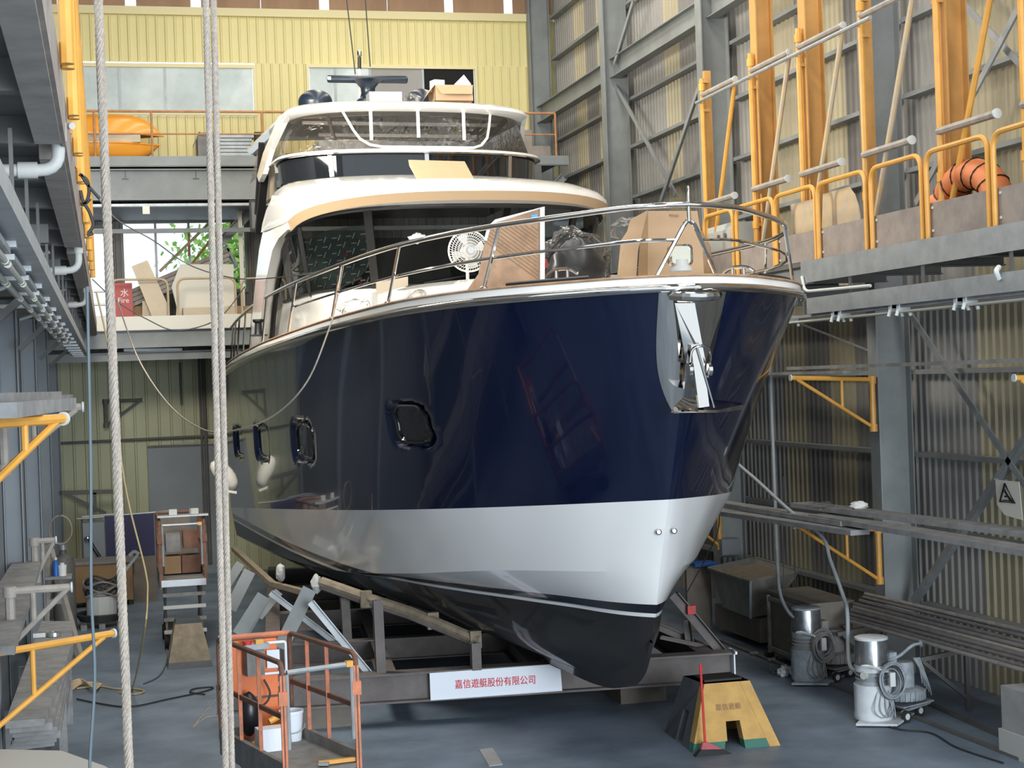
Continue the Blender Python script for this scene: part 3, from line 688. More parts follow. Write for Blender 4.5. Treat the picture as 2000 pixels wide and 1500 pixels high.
# ---------------- bow rail
rz=pchip([(.2,6.50),(1.3,6.42),(3.2,6.37),(6,6.36),(9.5,6.35),(12,6.3),(13.8,6.24),(16.3,6.1),(18.7,5.95)])
mz_=pchip([(.2,6.13),(1.3,6.06),(3.2,6.0),(6.2,5.98),(9.9,5.96),(13,5.9)])
def railpt(s,side,zf,ins=.14): return BT(max(s,.16),side*max(0,wS(s)-ins),zf(s))
sl=[13+.5*k for k in range(11,-1,-1)]+[12.5-.5*k for k in range(22)]+[1.4,1.2,1,.8,.6,.45,.32,.22,.16]
left=[railpt(s,-1,rz) for s in sl if s>.15]; right=[railpt(s,1,rz) for s in sl if s>.15][::-1]
RL=thing('bow_rail','polished steel guard rail around the foredeck of the yacht','railing',BT(.2,0,5.7))
front=[BT(.13,-.25,6.51),BT(.1,0,6.515),BT(.13,.25,6.51)]
MB().tube(left+front+right,.032,10).build('top_rail','chrome',RL,sm=True)
for sd in(-1,1):
    pts=[railpt(s,sd,mz_) for s in sl if s<=10.2]; pts.append(BT(.135,sd*.15,6.13)); MB().tube(pts,.02,8).build('mid_rail','chrome',RL,sm=True)
    for st,sb in((1.32,1.46),(3.2,3.48),(6.1,6.5),(9.6,10.1),(12.6,12.85),(14.3,14.5),(15.4,15.5),(16.4,16.45),(17.2,17.2),(17.9,17.9)):
        b=railpt(sb,sd,lambda s:zS(s)+.15,.07); o=MB().tube([railpt(st,sd,rz),b],.022 if st<13 else .018,8).build('stanchion','chrome',RL,sm=True); MB().lathe([(.05,0),(.05,.015),(.03,.03)],b).build('foot',  'chrome',o)
    MB().tube(fillet([BT(.12,0,6.35),BT(.1,sd*.06,6.3),BT(.22,sd*.36,5.74)],.06),.026,8).build('bow_leg','chrome',RL,sm=True)
MB().tube([BT(.1,0,6.33),BT(.1,0,6.52)],.024,8).lathe([(.028,0),(.02,.03),(.018,.14),(.024,.16),(.01,.19)],BT(.1,0,6.53)).build('jack_staff','chrome',RL,sm=True)
for sd in(-1,1):
    MB().tube([railpt(s,sd,lambda q:zS(q)+.165,.07) for s in(.5,.62,.75,.9,1.05,1.2)],.03,6).build('chafe_plate','black',YA)
# searchlight on the bow
SL=thing('searchlight','white searchlight with square lens on the bow','searchlight',us(1330,528,.35))
c=us(1330,498,.35)
def rr(c,w,h,n=6,r=.3):
    o=[]
    for q in range(24):
        a=2*math.pi*q/24; cs,sn=math.cos(a),math.sin(a); o.append((w*abs(cs)**.35*(1 if cs>0 else -1),h*abs(sn)**.35*(1 if sn>0 else -1)))
    return o
mb=MB(); R=rr(c,.135,.12); fr=V((-.07,-1,-.02)).normalized()
mb.loft([[c+V((a*k,0,b*k))-fr*d for a,b in R] for k,d in((.8,.2),(1,.1),(1,-.02),(.86,-.03),(.84,-.0))],closed=True,cap=True).build('housing','chrome',SL,sm=True)
MB().add([c+V((a*.82,-.012,b*.82)) for a,b in R],[tuple(range(24))]).build('lens',mat('lens_white',(.62,.58,.46),.08,.75),SL)
MB().lathe([(.13,0),(.13,.03),(.09,.07),(.08,.13)],us(1330,530,.38)).build('base','plaster_white',SL,sm=True)
# ---------------- superstructure rings
def ring(sf,Wd,L,n,se,z0,z1,m=26):
    pts=[(se,-Wd,z1)]+[(sf+L+(se-sf-L)*k/5,-Wd,z1) for k in(4,3,2,1)]
    for k in range(m+1):
        a=-math.pi/2+math.pi*k/m; sn,cs=math.sin(a),math.cos(a)
        p=Wd*abs(sn)**(2/n)*(1 if sn>0 else -1); s=sf+L*(1-max(cs,0)**(2/n)); pts.append((s,p,z0+(z1-z0)*((s-sf)/L)**1.2))
    pts+=[(s,-p,z) for s,p,z in pts[4::-1]]
    return [BT(*q) for q in pts]
# trunk cabin on the foredeck + house sides
MB().loft([ring(3.4,1.75,3.0,2.6,10,5.5,5.5),ring(3.6,1.65,3.0,2.6,10,5.95,6.0),ring(3.9,1.45,2.8,2.4,10,6.02,6.08),ring(7,.3,1,2,10,6.08,6.1)]).build('trunk_cabin','gel_white',YA,sm=True,ang=30)
MB().loft([ring(8.3,2.3,2.4,2.8,15.5,5.4,5.3),ring(8.33,2.3,2.3,2.8,15.5,6.17,6.17)]).build('house_side','gel_white',YA,sm=True)
gb=ring(8.35,2.3,2.3,2.8,12.6,6.17,6.17); gt=ring(8.02,2.56,2.0,2.8,12.6,7.40,7.20)
MB().loft([gb,gt]).build('windshield','tint_glass',YA,sm=True)
MB().loft([ring(9.6,1.6,2,2.5,17,6.0,6.0),ring(9.6,1.6,2,2.5,17,6.35,6.35),ring(10.5,1.2,2,2.5,17,6.4,6.4)]).build('dashboard','black',YA)
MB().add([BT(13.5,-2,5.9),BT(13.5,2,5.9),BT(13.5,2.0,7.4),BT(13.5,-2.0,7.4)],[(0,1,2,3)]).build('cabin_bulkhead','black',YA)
def lerp(a,b,t): return a+(b-a)*t
def glassbar(idx,w=.07,name='mullion',m='black'):
    a,b=gb[idx],gt[idx]; d=(gb[idx+1]-gb[idx-1]).normalized(); n=V((-d.y,d.x,0)); 
    MB().bar(a-n*.0,b,w,.05,up=n).build(name,m,YA)
for i in(5+8,5+18): glassbar(i,.13)
for i in(5+1,5+25): glassbar(i,.14)
MB().tube(gt,.045,6).tube([p+V((0,0,.02)) for p in gb],.03,6).build('windshield_gasket','black',YA)
# wipers
for i in(10,16,22):
    a=lerp(gb[i],gt[i],.04);b=lerp(gb[i+2 if i<20 else i-2],gt[i+2 if i<20 else i-2],.14)
    MB().tube([a+V((0,-.05,0)),b+V((0,-.05,0))],.014,5).build('wiper','black',YA)
# brow: fascia + overhanging roof
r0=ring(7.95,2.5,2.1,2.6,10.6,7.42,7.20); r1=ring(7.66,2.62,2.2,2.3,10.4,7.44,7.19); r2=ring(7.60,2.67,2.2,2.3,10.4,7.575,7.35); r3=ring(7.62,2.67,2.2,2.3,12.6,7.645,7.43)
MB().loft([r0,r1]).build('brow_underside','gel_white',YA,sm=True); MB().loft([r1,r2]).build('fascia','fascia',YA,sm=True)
MB().loft([r2,r3,ring(7.8,2.64,2.2,2.3,12.6,7.73,7.58),ring(8.5,2.56,2.3,2.4,12.6,7.88,7.83),ring(9.6,2.46,2.2,2.5,12.6,8.05,8.03),ring(10.7,2.36,1.7,2.4,12.8,8.21,8.17),ring(11.0,2.32,1.4,2.3,12.8,8.26,8.21),ring(12,1.2,.5,2.2,12.8,8.28,8.25)]).build('roof','gel_white',YA,sm=True,ang=45)
# side wings sweeping down to the side decks
for sd in(-1,1):
    pl=[(9.9,7.22),(10.8,7.16),(11.5,7.02),(12.3,6.6),(13.0,6.1),(13.6,5.45),(14.7,5.4),(14.3,5.95),(13.7,6.5),(12.9,7.15),(12.1,7.62),(11.4,7.95),(10.6,7.8),(9.9,7.45)]
    MB().loft([[BT(s,sd*q(z),z) for s,z in pl] for q in(lambda z:2.44,lambda z:2.67-.03*abs(z-7.3))],closed=True,cap=True).build('side_wing','gel_white',YA,sm=True,ang=30)
    MB().tube(smooth([BT(10.4,sd*2.42,7.22),BT(11.5,sd*2.44,6.96),BT(12.3,sd*2.44,6.53),BT(13.0,sd*2.42,6.02),BT(13.55,sd*2.40,5.42)]),.05,6).build('wing_gasket','black',YA)
# flybridge
fb=ring(11.0,2.32,1.35,2.5,12.75,8.26,8.2); ft=ring(11.02,2.36,1.35,2.5,12.75,8.655,8.65)
MB().loft([fb,ft]).build('fly_windscreen','black_glass',YA,sm=True)
def flybar(p0): 
    P=lambda q:(np.array(q[:2])-B0)@TR
    for i in range(5,len(fb)-6):
        if P(fb[i])<=p0<P(fb[i+1]): break
    k=(p0-P(fb[i]))/(P(fb[i+1])-P(fb[i])); a=lerp(fb[i],fb[i+1],k); b=lerp(ft[i],ft[i+1],k); d=(fb[i+1]-fb[i]).normalized(); n=V((d.y,-d.x,0))
    MB().bar(a+n*.015,b+n*.015,.075,.025,up=n).build('fly_mullion','steel_bright',YA)
for p in(-1.62,0.0,1.56): flybar(p)
MB().loft([ft,ring(10.95,2.42,1.35,2.5,12.9,8.66,8.65),ring(10.95,2.42,1.35,2.5,12.9,8.70,8.69),ring(11.1,2.34,1.35,2.5,12.9,8.735,8.72),ring(11.3,2.2,1.3,2.5,12.9,8.74,8.72)]).build('fly_lip','gel_white',YA,sm=True,ang=30)
MB().tube([p+V((0,-.005,-.02)) for p in ring(10.95,2.425,1.35,2.5,12.9,8.665,8.655)],.018,6).build('fly_trim','chrome',YA,sm=True)
eb=ring(11.15,2.30,1.35,2.5,16,8.73,8.72); et=ring(11.5,2.12,1.1,2.5,16,9.46,9.40)
MB().loft([[lerp(a,b,k/4) for a,b in zip(eb,et)] for k in range(5)]).build('clear_enclosure','clear_vinyl',YA,sm=True)
# hardtop
MB().loft([ring(11.9,1.9,1.0,2.5,16.5,9.43,9.38),ring(11.45,2.18,1.0,2.6,16.5,9.44,9.37),ring(11.36,2.26,1.0,2.6,16.5,9.50,9.44),ring(11.38,2.25,1.0,2.6,16.5,9.56,9.50),ring(11.5,2.15,1.0,2.5,16.5,9.62,9.58),ring(12.2,1.5,1.2,2.2,16.5,9.68,9.66),ring(13.5,.2,.5,2,16.5,9.70,9.70),ring(13.6,.001,.3,2,16.5,9.70,9.70)]).build('hardtop','gel_white',YA,sm=True,ang=40)
for sd in(-1,1):
    q=[BT(11.95,sd*2.2,9.5),BT(12.7,sd*2.26,9.52),BT(13.7,sd*2.40,9.0),BT(14.0,sd*2.48,8.62),BT(13.55,sd*2.52,8.45),BT(13.2,sd*2.50,8.55),BT(12.9,sd*2.40,8.95),BT(12.3,sd*2.26,9.34)]
    MB().prism(q,BT(0,-sd*.09,0)-BT(0,0,0)).build('arch_leg','gel_white',YA)
    MB().bar(BT(13.6,sd*2.4,8.6),BT(14.4,sd*2.42,7.6),.14,.1).bar(BT(14.4,sd*2.3,9.3),BT(14.9,sd*2.35,8.0),.1,.1).build('arch_strut','black',YA)
# white vinyl framing on the enclosure front
def en(x,y,s=11.38): return us(x,y,s)
def encl(x,y):   # point on the enclosure surface under a pixel
    best=None
    for k in range(0,60):
        s=11.1+.02*k; q=us(x,y,s); p=(np.array([q.x,q.y])-B0)@TR; f=(q.z-8.73)/.73; Wd=2.30-.18*f; sf=11.15+.35*f; L=1.35-.25*f
        c=max(0,1-min(1,abs(p)/Wd)**2.5)**(1/2.5); e=abs(sf+L*(1-c)-s)
        if best is None or e<best[0]: best=(e,q)
    return best[1]+V((0,-.03,0))
fr=[(668,217),(690,255),(703,272),(722,283),(745,287),(830,288),(925,289),(940,284),(951,270),(955,245),(957,219)]
MB().tube([encl(x,y) for x,y in fr],.024,6).build('vinyl_frame','white',YA,sm=True)
for x,y1 in((724,274),(816,269),(905,274)):
    a,b=encl(x-1,214),encl(x+1,y1); MB().bar(a,b,.055,.02,up=(0,-1,0)).build('vinyl_bar','white',YA)
# flybridge interior seen through the vinyl
def blk(name,s0,s1,p0,p1,z0,z1,m): 
    MB().prism([BT(s0,p0,z0),BT(s0,p1,z0),BT(s1,p1,z0),BT(s1,p0,z0)],(0,0,z1-z0)).build(name,m,YA)
blk('helm_console',11.9,12.5,-1.7,1.5,8.3,8.98,'vac_grey'); blk('settee_back',14.6,14.9,-1.6,2.0,8.3,9.1,'sheet_dark'); blk('helm_seat',14.2,14.5,-.4,.9,8.9,9.22,'navy_paint'); blk('side_lining',13,16,-2.1,-2.0,8.3,8.9,'beige_board')
blk('roof_rail',12.3,12.4,-1.9,1.9,9.32,9.38,'white'); blk('hatch_frame',12.9,13.0,-1.5,1.5,9.2,9.26,'white')
MB().bar(BT(12.0,-1.5,9.4),BT(13.2,-1.0,8.6),.05,.08).bar(BT(12.0,1.8,9.4),BT(13.0,1.2,8.7),.05,.08).build('inner_strut','sheet_dark',YA)
# ================================================================== LEFT WALKWAY, ROPES, MEZZANINE GOODS
XL=-.18
ORD=['first','second','third','fourth','fifth','sixth','seventh','eighth','ninth','tenth','eleventh','twelfth','thirteenth','fourteenth']
t=thing('left_walkway','steel walkway platform overhead along the left wall','walkway',(XL,22,6))
MB().bx(-1.4,XL-.02,3.5,38.2,6.14,6.2).build('deck_plate','steel_dark',t)
for a,b in((3.5,8.6),(9.15,14.7),(15.4,37.9)): MB().bx(XL-.13,XL,a,b,5.98,6.14).build('edge_beam','pipe_grey',t)
MB().bx(XL,XL+.02,3.5,37.9,6.0,6.3).build('toe_plate','plywood_dusty',t)
y=4.2
while y<37: MB().bx(-1.4,XL-.13,y,y+.1,6.0,6.14).build('joist','steel_dark',t); y+=1.5
for Y in CY[1:]+[12.6]: 
    if Y>10: MB().bar((-1.12,Y,5.9),(XL-.2,Y,5.9),.1,.14).bar((-1.1,Y,5.3),(-.5,Y,5.83),.07,.07).build('bracket_beam','steel_dark',t)
t=thing('cable_tray','galvanised cable tray hung under the left walkway','cable tray',(-.34,18,5.5))
MB().bx(-.37,-.34,4.2,34,5.45,5.55).bx(-.66,-.37,4.2,34,5.45,5.465).build('tray','galv',t)
y=5
while y<34: MB().bx(-.62,-.4,y,y+.12,5.42,5.45).build('cross_piece','galv',t); MB().bx(-.42,-.40,y,y+.03,5.55,6.0).build('hanger','steel_dark',t); y+=1.6
for k in range(11):
    y0=5.4+k*1.55; y1=y0+1.4; z=5.36
    f=thing('tube_light','unlit twin tube light under the left tray, '+ORD[k]+' from the camera','lamp',(-.5,y0,z),'tube lights under the left tray')
    for dx in(-.46,-.55):
        MB().tube([(dx,y0+.06,z),(dx,y1-.06,z)],.016,8).build('tube','tube_lamp',f,sm=True)
        for yy in(y0+.04,y1-.04): MB().tube([(dx,yy-.05,z),(dx,yy+.05,z)],.021,8).build('socket','tube_lamp',f,sm=True)
    MB().bx(-.58,-.43,y0+.1,y1-.1,z+.03,z+.06).build('housing','galv',f)
    for yy in(y0+.15,y1-.15): MB().bx(-.51,-.5,yy,yy+.02,z+.06,5.45).build('hanger','galv',f)
k=0; y=4.9
while k<12:
    mk_hoop('hoop_guard','yellow hoop guard on the left walkway, '+ORD[k]+' from the camera',(XL+.06,y,6.2),(XL+.06,y+1.3,6.2),1.06,.034,'paint_yellow','hoop guards on the left walkway'); y+=1.42; k+=1
for i,Y in enumerate(()):
    MB().tube([(XL+.14,Y,6.2),(XL+.14,Y,9.6)],.045).build('yellow_post','paint_yellow',label='yellow pipe post beside the left walkway hoops, '+['nearest','middle','farthest'][i],cat='post',group='yellow posts on the left walkway')
# white drain pipes
for i,(Y,z) in enumerate(((8.85,6.0),(15.0,5.92),(20.5,5.9))):
    r=[.034,.032,.03][i]; t=thing('drain_pipe','white drain pipe elbow under the left walkway, '+['largest, nearest the camera','second one along','third one along'][i],'pipe',(-.2,Y,z-.3),'drain pipes under the left walkway')
    MB().tube(fillet([(-.2,Y,6.15),(-.2,Y,z-.12),(-1.35,Y,z-.12)],.1),r,10).build('pipe','plaster_white',t,sm=True)
    MB().lathe([(r*1.3,-.05),(r*1.3,.05)],(-.2,Y,z+.08)).build('coupling','plaster_white',t,sm=True); MB().lathe([(r*1.3,-.05),(r*1.3,.05)],(-.36,Y,z-.12),(1,0,0)).build('coupling','plaster_white',t,sm=True)
    if i: MB().tube(smooth([(-.45,Y+.1,5.98),(-.62,Y+.1,5.9),(-.78,Y+.1,5.7),(-1.0,Y+.1,5.62)]),.02).build('cable_conduit','galv',t,sm=True)
MB().tube(smooth([uy(112,235,9.6),uy(120,243,9.55),uy(141,246,9.4)]),.02).build('hanging_bracket','plaster_white',label='small dusty pipe stub on the left walkway edge',cat='pipe')
# black cables bunched on the yellow hoops
t=thing('cable_bundle','black cables knotted on the yellow hoops at upper left','cable',uy(160,470,11))
for pts in([(155,340),(170,352),(174,375),(168,395),(158,400)],[(158,340),(172,362),(195,388)],[(157,372),(162,392),(175,415),(182,440),(172,456)],[(158,398),(168,396),(176,388)],[(182,455),(170,460)]):
    MB().tube(smooth([uy(x,y,11) for x,y in pts]),.011,6).build('cable','cable',t)
# ---------------- wire ropes of the crane (six twisted strands each)
def rope(name,label,x0,x1,Y,r,group):
    a=uy(x0,0,Y);b=uy(x1,1500,Y); d=(a-b).normalized(); b=b-d*((b.z-.0)/d.z); a=a+d*((15.9-a.z)/d.z); L=(a-b).length
    t=thing(name,label,'rope',b,group); ux_=V((1,0,0)); uy2=V((0,1,0)); n=int(6.6/.02)
    z0=1.8
    for s in range(6):
        pts=[]
        for k in range(n+1):
            z=k*.02+1.6; ph=2*math.pi*(z/(.155*r/.018)+s/6); pts.append(b+d*z+(ux_*math.cos(ph)+uy2*math.sin(ph))*r*.56)
        MB().tube(pts,r*.47,6).build('strand','rope',t,sm=True)
    MB().tube([b,b+d*L],r*.55,10).build('core','rope',t)
rope('wire_rope','thick twisted wire rope hanging single at the left',192,252,7.0,.0200,'crane ropes')
rope('wire_rope','thick twisted wire rope of the pair, left one',402,441,7.0,.0150,'crane ropes')
rope('wire_rope','thick twisted wire rope of the pair, right one behind',417,453,7.4,.0150,'crane ropes')
# thin hanging lines
def line(name,label,pts,r,m,cat='cable',n=6): MB().tube(smooth(pts,n),r,6).build(name,m,label=label,cat=cat)
line('hanging_cable','grey-blue cable hanging straight down at the left',[uy(170,560,9),uy(177,900,9),uy(178,1150,9),uy(185,1320,9),uy(176,1480,9),uy(172,1640,9)],.0085,'cable_grey')
line('tan_cord','tan cord hanging from the left walkway to the floor',[uy(188,570,20),uy(215,700,20),uy(243,940,20),uy(283,1110,20),uy(288,1165,20),uy(281,1240,20),uz(258,1345,.02),uz(235,1352,.02)],.011,'cable_tan','cord')
line('swagged_cable','grey cable swagged from the mezzanine to the yacht rail',[uy(190,385,26),uy(230,430,26),uy(300,470,26),uy(365,515,26),uy(440,540,25),us(500,545,12.6),us(600,535,9),us(650,520,6.8)],.010,'cable')
line('swagged_cable','long thin cord drooping across the navy hull side',[uy(230,590,24),uy(270,700,24),uy(330,790,22),uy(400,840,20),uy(470,838,19),uy(540,808,18.4),uy(600,745,18),uy(640,650,18.5),us(655,600,6.5),us(672,512,6)],.010,'rope','cord',8)
line('hanging_cable','thin dark cable from the mezzanine corner to the swag',[uy(180,545,28),uy(230,590,28),uy(290,625,28),uy(340,645,28),uy(400,635,28),uy(440,610,28),uy(478,560,30)],.010,'cable')
for i,(a,b) in enumerate(((676,694),(713,723))):
    line('hoist_cable','thin dark hoist cable above the hardtop, '+['left one','right one'][i],[uy(a,-10,30.8),uy(b,145 if i==0 else 130,30.8)],.012,'cable')
# ---------------- goods on the upper mezzanine
def dinghy(label,x0,x1,z,h,Y,flip):
    t=thing('dinghy',label,'boat',((x0+x1)/2,Y,z),'orange hull shells on the upper mezzanine'); rings=[]; n=14
    L=x1-x0
    for k in range(n+1):
        u=k/n; wdt=.55*(1-max(0,(u-.45)/.55)**2.2)+.02; hh=h*(1-.0*u); x=x0+L*u; lift=h*.55*max(0,(u-.55)/.45)**2
        r=[]
        for j in range(9):
            a=math.pi*j/8; yy=Y-math.cos(a)*wdt; zz=(math.sin(a)**.7)*hh*(1-(max(0,(u-.6)/.4))**3)
            r.append((x,yy,z+h-zz if not flip else z+zz*1.0))
        if not flip: r=[(a,b,c) for a,b,c in r]
        rings.append(r)
    MB().loft(rings,cap=True).build('shell','orange_boat',t,sm=True,ang=60)
    top=[r[0] for r in rings]+[r[8] for r in rings][::-1]
    MB().tube([r[0] for r in rings],.025,6).build('gunwale','orange_boat',t,sm=True); return t
dinghy('orange hull shell on its keel, lower of the two',-1.2,uy(312,290,39.2).x,10.06,.44,39.2,False)
dinghy('orange hull shell upside down, upper of the two',-1.2,uy(318,240,39.2).x,10.72,.52,39.2,True)
MB().bx(-1.2,uy(274,270,38.9).x,38.75,39.6,10.52,10.7).build('white_slab','beige_board',label='pale slab sandwiched between the two orange shells',cat='panel')
MB().bx(-1.2,uy(228,300,38.9).x,39.0,39.4,10.04,10.08).build('timber_bearer','plank',label='timber bearer under the lower orange shell',cat='timber')
t=thing('strapped_bundle','stack of silver panels strapped on a pallet on the upper mezzanine','bundle',uy(460,303,38.9))
p,q=uy(427,300,38.9),uy(493,300,38.9)
for k in range(6): MB().bx(p.x,q.x+.05*(k%2),38.9,39.8,10.22+k*.085,10.29+k*.085).build('panel','galv',t)
for x in(p.x+.1,(p.x+q.x)/2,q.x-.1): MB().bx(x-.06,x+.06,38.9,39.8,10.04,10.2).build('pallet_block','plank',t)
MB().bx(p.x,q.x,38.88,39.82,10.2,10.215).build('pallet_board','plank',t)
t=thing('wrapped_pallet','pallet load wrapped in creased grey plastic on the upper mezzanine','pallet',uy(410,303,39.4))
p,q=uy(383,300,39.2),uy(428,300,39.2); MB().bx(p.x+.05,q.x,39.2,40,10.04,10.72).build('load','concrete',t)
rnd=random.Random(5); mb=MB(); rows=[]
for z in(10.04,10.3,10.55,10.8,10.84):
    k=1 if z<10.8 else .8; rows.append([(( p.x+q.x)/2+(1 if z<10.84 else .5)*((q.x-p.x)/2*cx_*k+.08*(rnd.random()-.5)),39.6+.46*cy_*k+.08*(rnd.random()-.5),z+.08*(rnd.random()-.5)*(z>10.1)) for cx_,cy_ in((-1,-1),(-.3,-1.05),(.4,-1),(1,-1),(1.05,0),(1,1),(0,1),(-1,1),(-1.05,0))])
mb.loft(rows,closed=True,cap=True).build('plastic_wrap','clear_bag',t)
MB().bx(uy(497,262,39).x,uy(530,262,39).x,39,39.8,10.75,10.8).bx(uy(500,262,39).x,uy(528,262,39).x,39.05,39.7,10.04,10.75).build('dark_crate','black',label='dark flat crate at the end of the strapped bundle',cat='crate')
for i,(a,b,h) in enumerate(((1003,1040,.9),(1040,1075,.5))):
    MB().bx(uy(a,300,39.5).x,uy(b,300,39.5).x,39.5,40.3,10.04,10.04+h).build('plywood_box','plywood_dusty',label=['tall plywood box behind the hardtop at the mezzanine end','low plywood box at the right mezzanine end'][i],cat='box')
# ---------------- goods on the lower mezzanine
YG=39.0
t=thing('fire_cabinet','red fire hydrant cabinet on the lower mezzanine','cabinet',uy(240,628,YG))
p,q=uy(222,628,YG),uy(258,556,YG); MB().bx(p.x,q.x,YG,YG+.3,6.2,7.24).build('body','fire_red',t); MB().bx(p.x+.03,q.x-.03,YG-.02,YG,6.24,7.0).build('door','fire_red',t)
textmesh('水',.2,'white',t,Matrix.Translation(uy(243,573,YG-.03))@Matrix.Rotation(math.pi/2,4,'X'))
textmesh('Fire',.17,'white',t,Matrix.Translation(uy(241,587,YG-.03))@Matrix.Rotation(math.pi/2,4,'X'))
def panel(name,label,px,Y,th,m,cat='board'): return MB().prism([uy(x,y,Y) for x,y in px],(0,th,0)).build(name,m,label=label,cat=cat)
panel('leaning_board','beige board leaning diagonally against the hoop on the lower mezzanine',[(257,520),(288,508),(330,600),(327,627),(300,627)],YG-.3,.04,'beige_board')
panel('carton_sheet','flat cardboard sheet standing on the lower mezzanine',[(278,627),(278,588),(290,588),(303,627)],YG-.05,.03,'beige_board')
panel('cream_panel','large cream panel with cut corner standing on the lower mezzanine',[(343,627),(345,600),(335,560),(352,516),(456,516),(459,627)],YG+.35,.06,'cream')
MB().bx(uy(357,600,YG).x,uy(459,600,YG).x,YG-.1,YG+.3,6.2,6.62).build('carton','beige_board',label='wide beige carton in front of the cream panel',cat='box')
t=thing('louvre_panel','long ribbed metal panel propped up against the back window','panel',uy(370,560,YG+.9))
for k in range(4):
    a=uy(245,575+k*9,YG+.9);b=uy(446,489+k*9,YG+.9); MB().bar(a,b,.5,.09).build('slat','pipe_grey' if k else 'plywood_dusty',t)
MB().bar(uy(440,480,YG+.9),uy(462,522,YG+.9),.5,.06).build('end_curve','steel',t)
for i,(a,b,r,m) in enumerate((((312,530),(430,415),.035,'paint_dusty'),((375,515),(430,445),.03,'rust_rail'),((369,500),(369,450),.03,'rust_rail'),((452,450),(452,430),.03,'rust_rail'))):
    MB().tube([uy(*a,41.2),uy(*b,41.2)],r).build('window_brace',m,label='slanted pipe brace across the mid-level window, '+['long yellowish one','short rusty one','upright rusty one','short one near the post'][i],cat='brace',group='braces at the mid-level window')
MB().ibeam(uy(420,485,39.6),uy(492,410,39.6),.22,.2,.02).build('knee_brace','steel',label='grey steel knee brace beside the white window post',cat='brace')
MB().bx(uy(466,460,39.4).x,uy(474,460,39.4).x,39.4,39.5,6.2,9).build('white_post','cream',label='thin white post right of the mid-level window',cat='post')
for i,(x,Y,h) in enumerate(((uy(300,600,YG).x-.2,YG+.4,.5),(uy(270,600,YG).x,YG+.3,.3),(uy(470,600,YG).x,YG+.3,.45))):
    MB().bx(x-.3,x+.3,Y,Y+.4,6.2,6.2+h).build('carton',['carton_dark','carton','carton'][i],label=['dark brown carton behind the leaning board','small carton beside the fire cabinet','carton at the foot of the white post'][i],cat='box')
t=thing('step_ladder','white step shelves below the bright narrow window','ladder',uy(200,625,YG))
for i,y in enumerate((570,596,621)): p=uy(193,y,YG); MB().bx(p.x-.12,p.x+.25,YG,YG+.3,p.z,p.z+.05).build('step','white',t)
for dx in(-.14,.25): MB().bx(p.x+dx,p.x+dx+.03,YG,YG+.3,6.2,7.1).build('side','galv',t)
# ---------------- brackets and planks along the left wall
wallbr('yellow pipe plank bracket at lower left, swung out toward the yacht',uz(220,1237,2.34),uz(-40,1282,2.34),.76,r=.034,group='plank brackets on the left wall')
wallbr('yellow pipe plank bracket at mid height on the left frame edge',uz(122,818,4.53),uz(-90,832,4.53),.55,r=.034,group='plank brackets on the left wall',strut=.62)
def stub(label,tip,L,drop,m,grp): wallbr(label,tip,V((max(tip[0]-L,-1.03),tip[1]-.02,tip[2])),drop,r=.04,m=m,group=grp)
stub('dusty pipe bracket behind the yellow one at mid height',uy(160,795,17.2),1.0,.6,'pipe_grey','plank brackets on the left wall')
stub('dusty pipe bracket with white end beside the wooden trestle',uy(138,1147,17.2),.9,.55,'pipe_grey','plank brackets on the left wall')
stub('dusty pipe bracket near the blue bottle',uy(108,1055,23),.8,.5,'pipe_grey','plank brackets on the left wall')
stub('rusty bracket on the back wall beside the left rope',uy(278,781,41.58),.9,.6,'steel_dark','brackets on the back wall')
MB().bar(uy(120,963,40.9),uy(225,960,40.9),.1,.1).bar(uy(185,962,40.9),uy(186,1000,40.9),.1,.08).bar(uy(128,965,40.9),uy(207,1003,40.9),.08,.08).build('wall_bracket','steel_dark',label='dark steel bracket on the green back wall',cat='bracket')
for i,(a,b,w) in enumerate((((-30,782),(30,772),.26),((40,785),(100,772),.22),((-20,803),(20,797),.3),((30,797),(108,783),.2))):
    p=uz(*a,4.62-.02*i); q=uz(*b,4.62-.02*i); p=uy(a[0],a[1],[11,14.5,9.5,12.5][i]); q=uy(b[0],b[1],[11,14.5,9.5,12.5][i])+V((0,6,0)); q.z=p.z
    q=V((p.x+.25,p.y+4,p.z)); plank('dusty timber on the mid-height left brackets, '+['upper one','far one','lowest one','middle one'][i],p,q,w,.09,group='timbers on the left brackets')
def slab(name,label,px,z,th,m='plank',cat='plank',group=None): return MB().prism([uz(x,y,z) for x,y in px],(0,0,-th)).build(name,m,label=label,cat=cat,group=group)
slab('plank','wide grey plank on the lower left bracket',[(26,1095),(80,1095),(68,1140),(32,1250),(28,1262),(-60,1268),(-60,1330)][:5]+[(-40,1262),(-40,1200)],2.42,.08,group='planks at the lower left')
for k in range(6):
    dx=[0,14,24,30,22,18][k]; z=1.62-.085*k
    slab('plank','grey plank of the lower left stack, '+ORD[k]+' layer from the top',[(82+dx*.5,1213),(140,1213),(140+dx*.1,1260),(88+dx*1.0,1403+8*k),(10+dx*.6,1409+9*k)],z,.07,group='planks at the lower left')
t=thing('corner_table','pale board table at the bottom left corner','table',uz(60,1500,0)); MB().prism([uz(x,y,1.45) for x,y in[(-60,1462),(120,1466),(205,1496),(260,1530),(-60,1540)]],(0,0,-.06)).build('table_top','plaster_white',t)
for x,y in((45,1480),(160,1500)):
    p=uz(x,y,1.39); MB().bar((p.x,p.y,0),(p.x,p.y,1.39),.1,.1).build('leg','plank',t)
p=uz(105,1240,1.64); t=thing('taped_rag','silver tape roll lying on the left plank stack','tape',p); MB().lathe([(.09,0),(.09,.05),(.05,.05),(.05,0)],(p.x,p.y,1.625),n=16,cap=False).build('roll','silver_foil',t); MB().bx(p.x-.25,p.x-.1,p.y-.05,p.y+.1,1.625,1.68).build('foil','silver_foil',t)
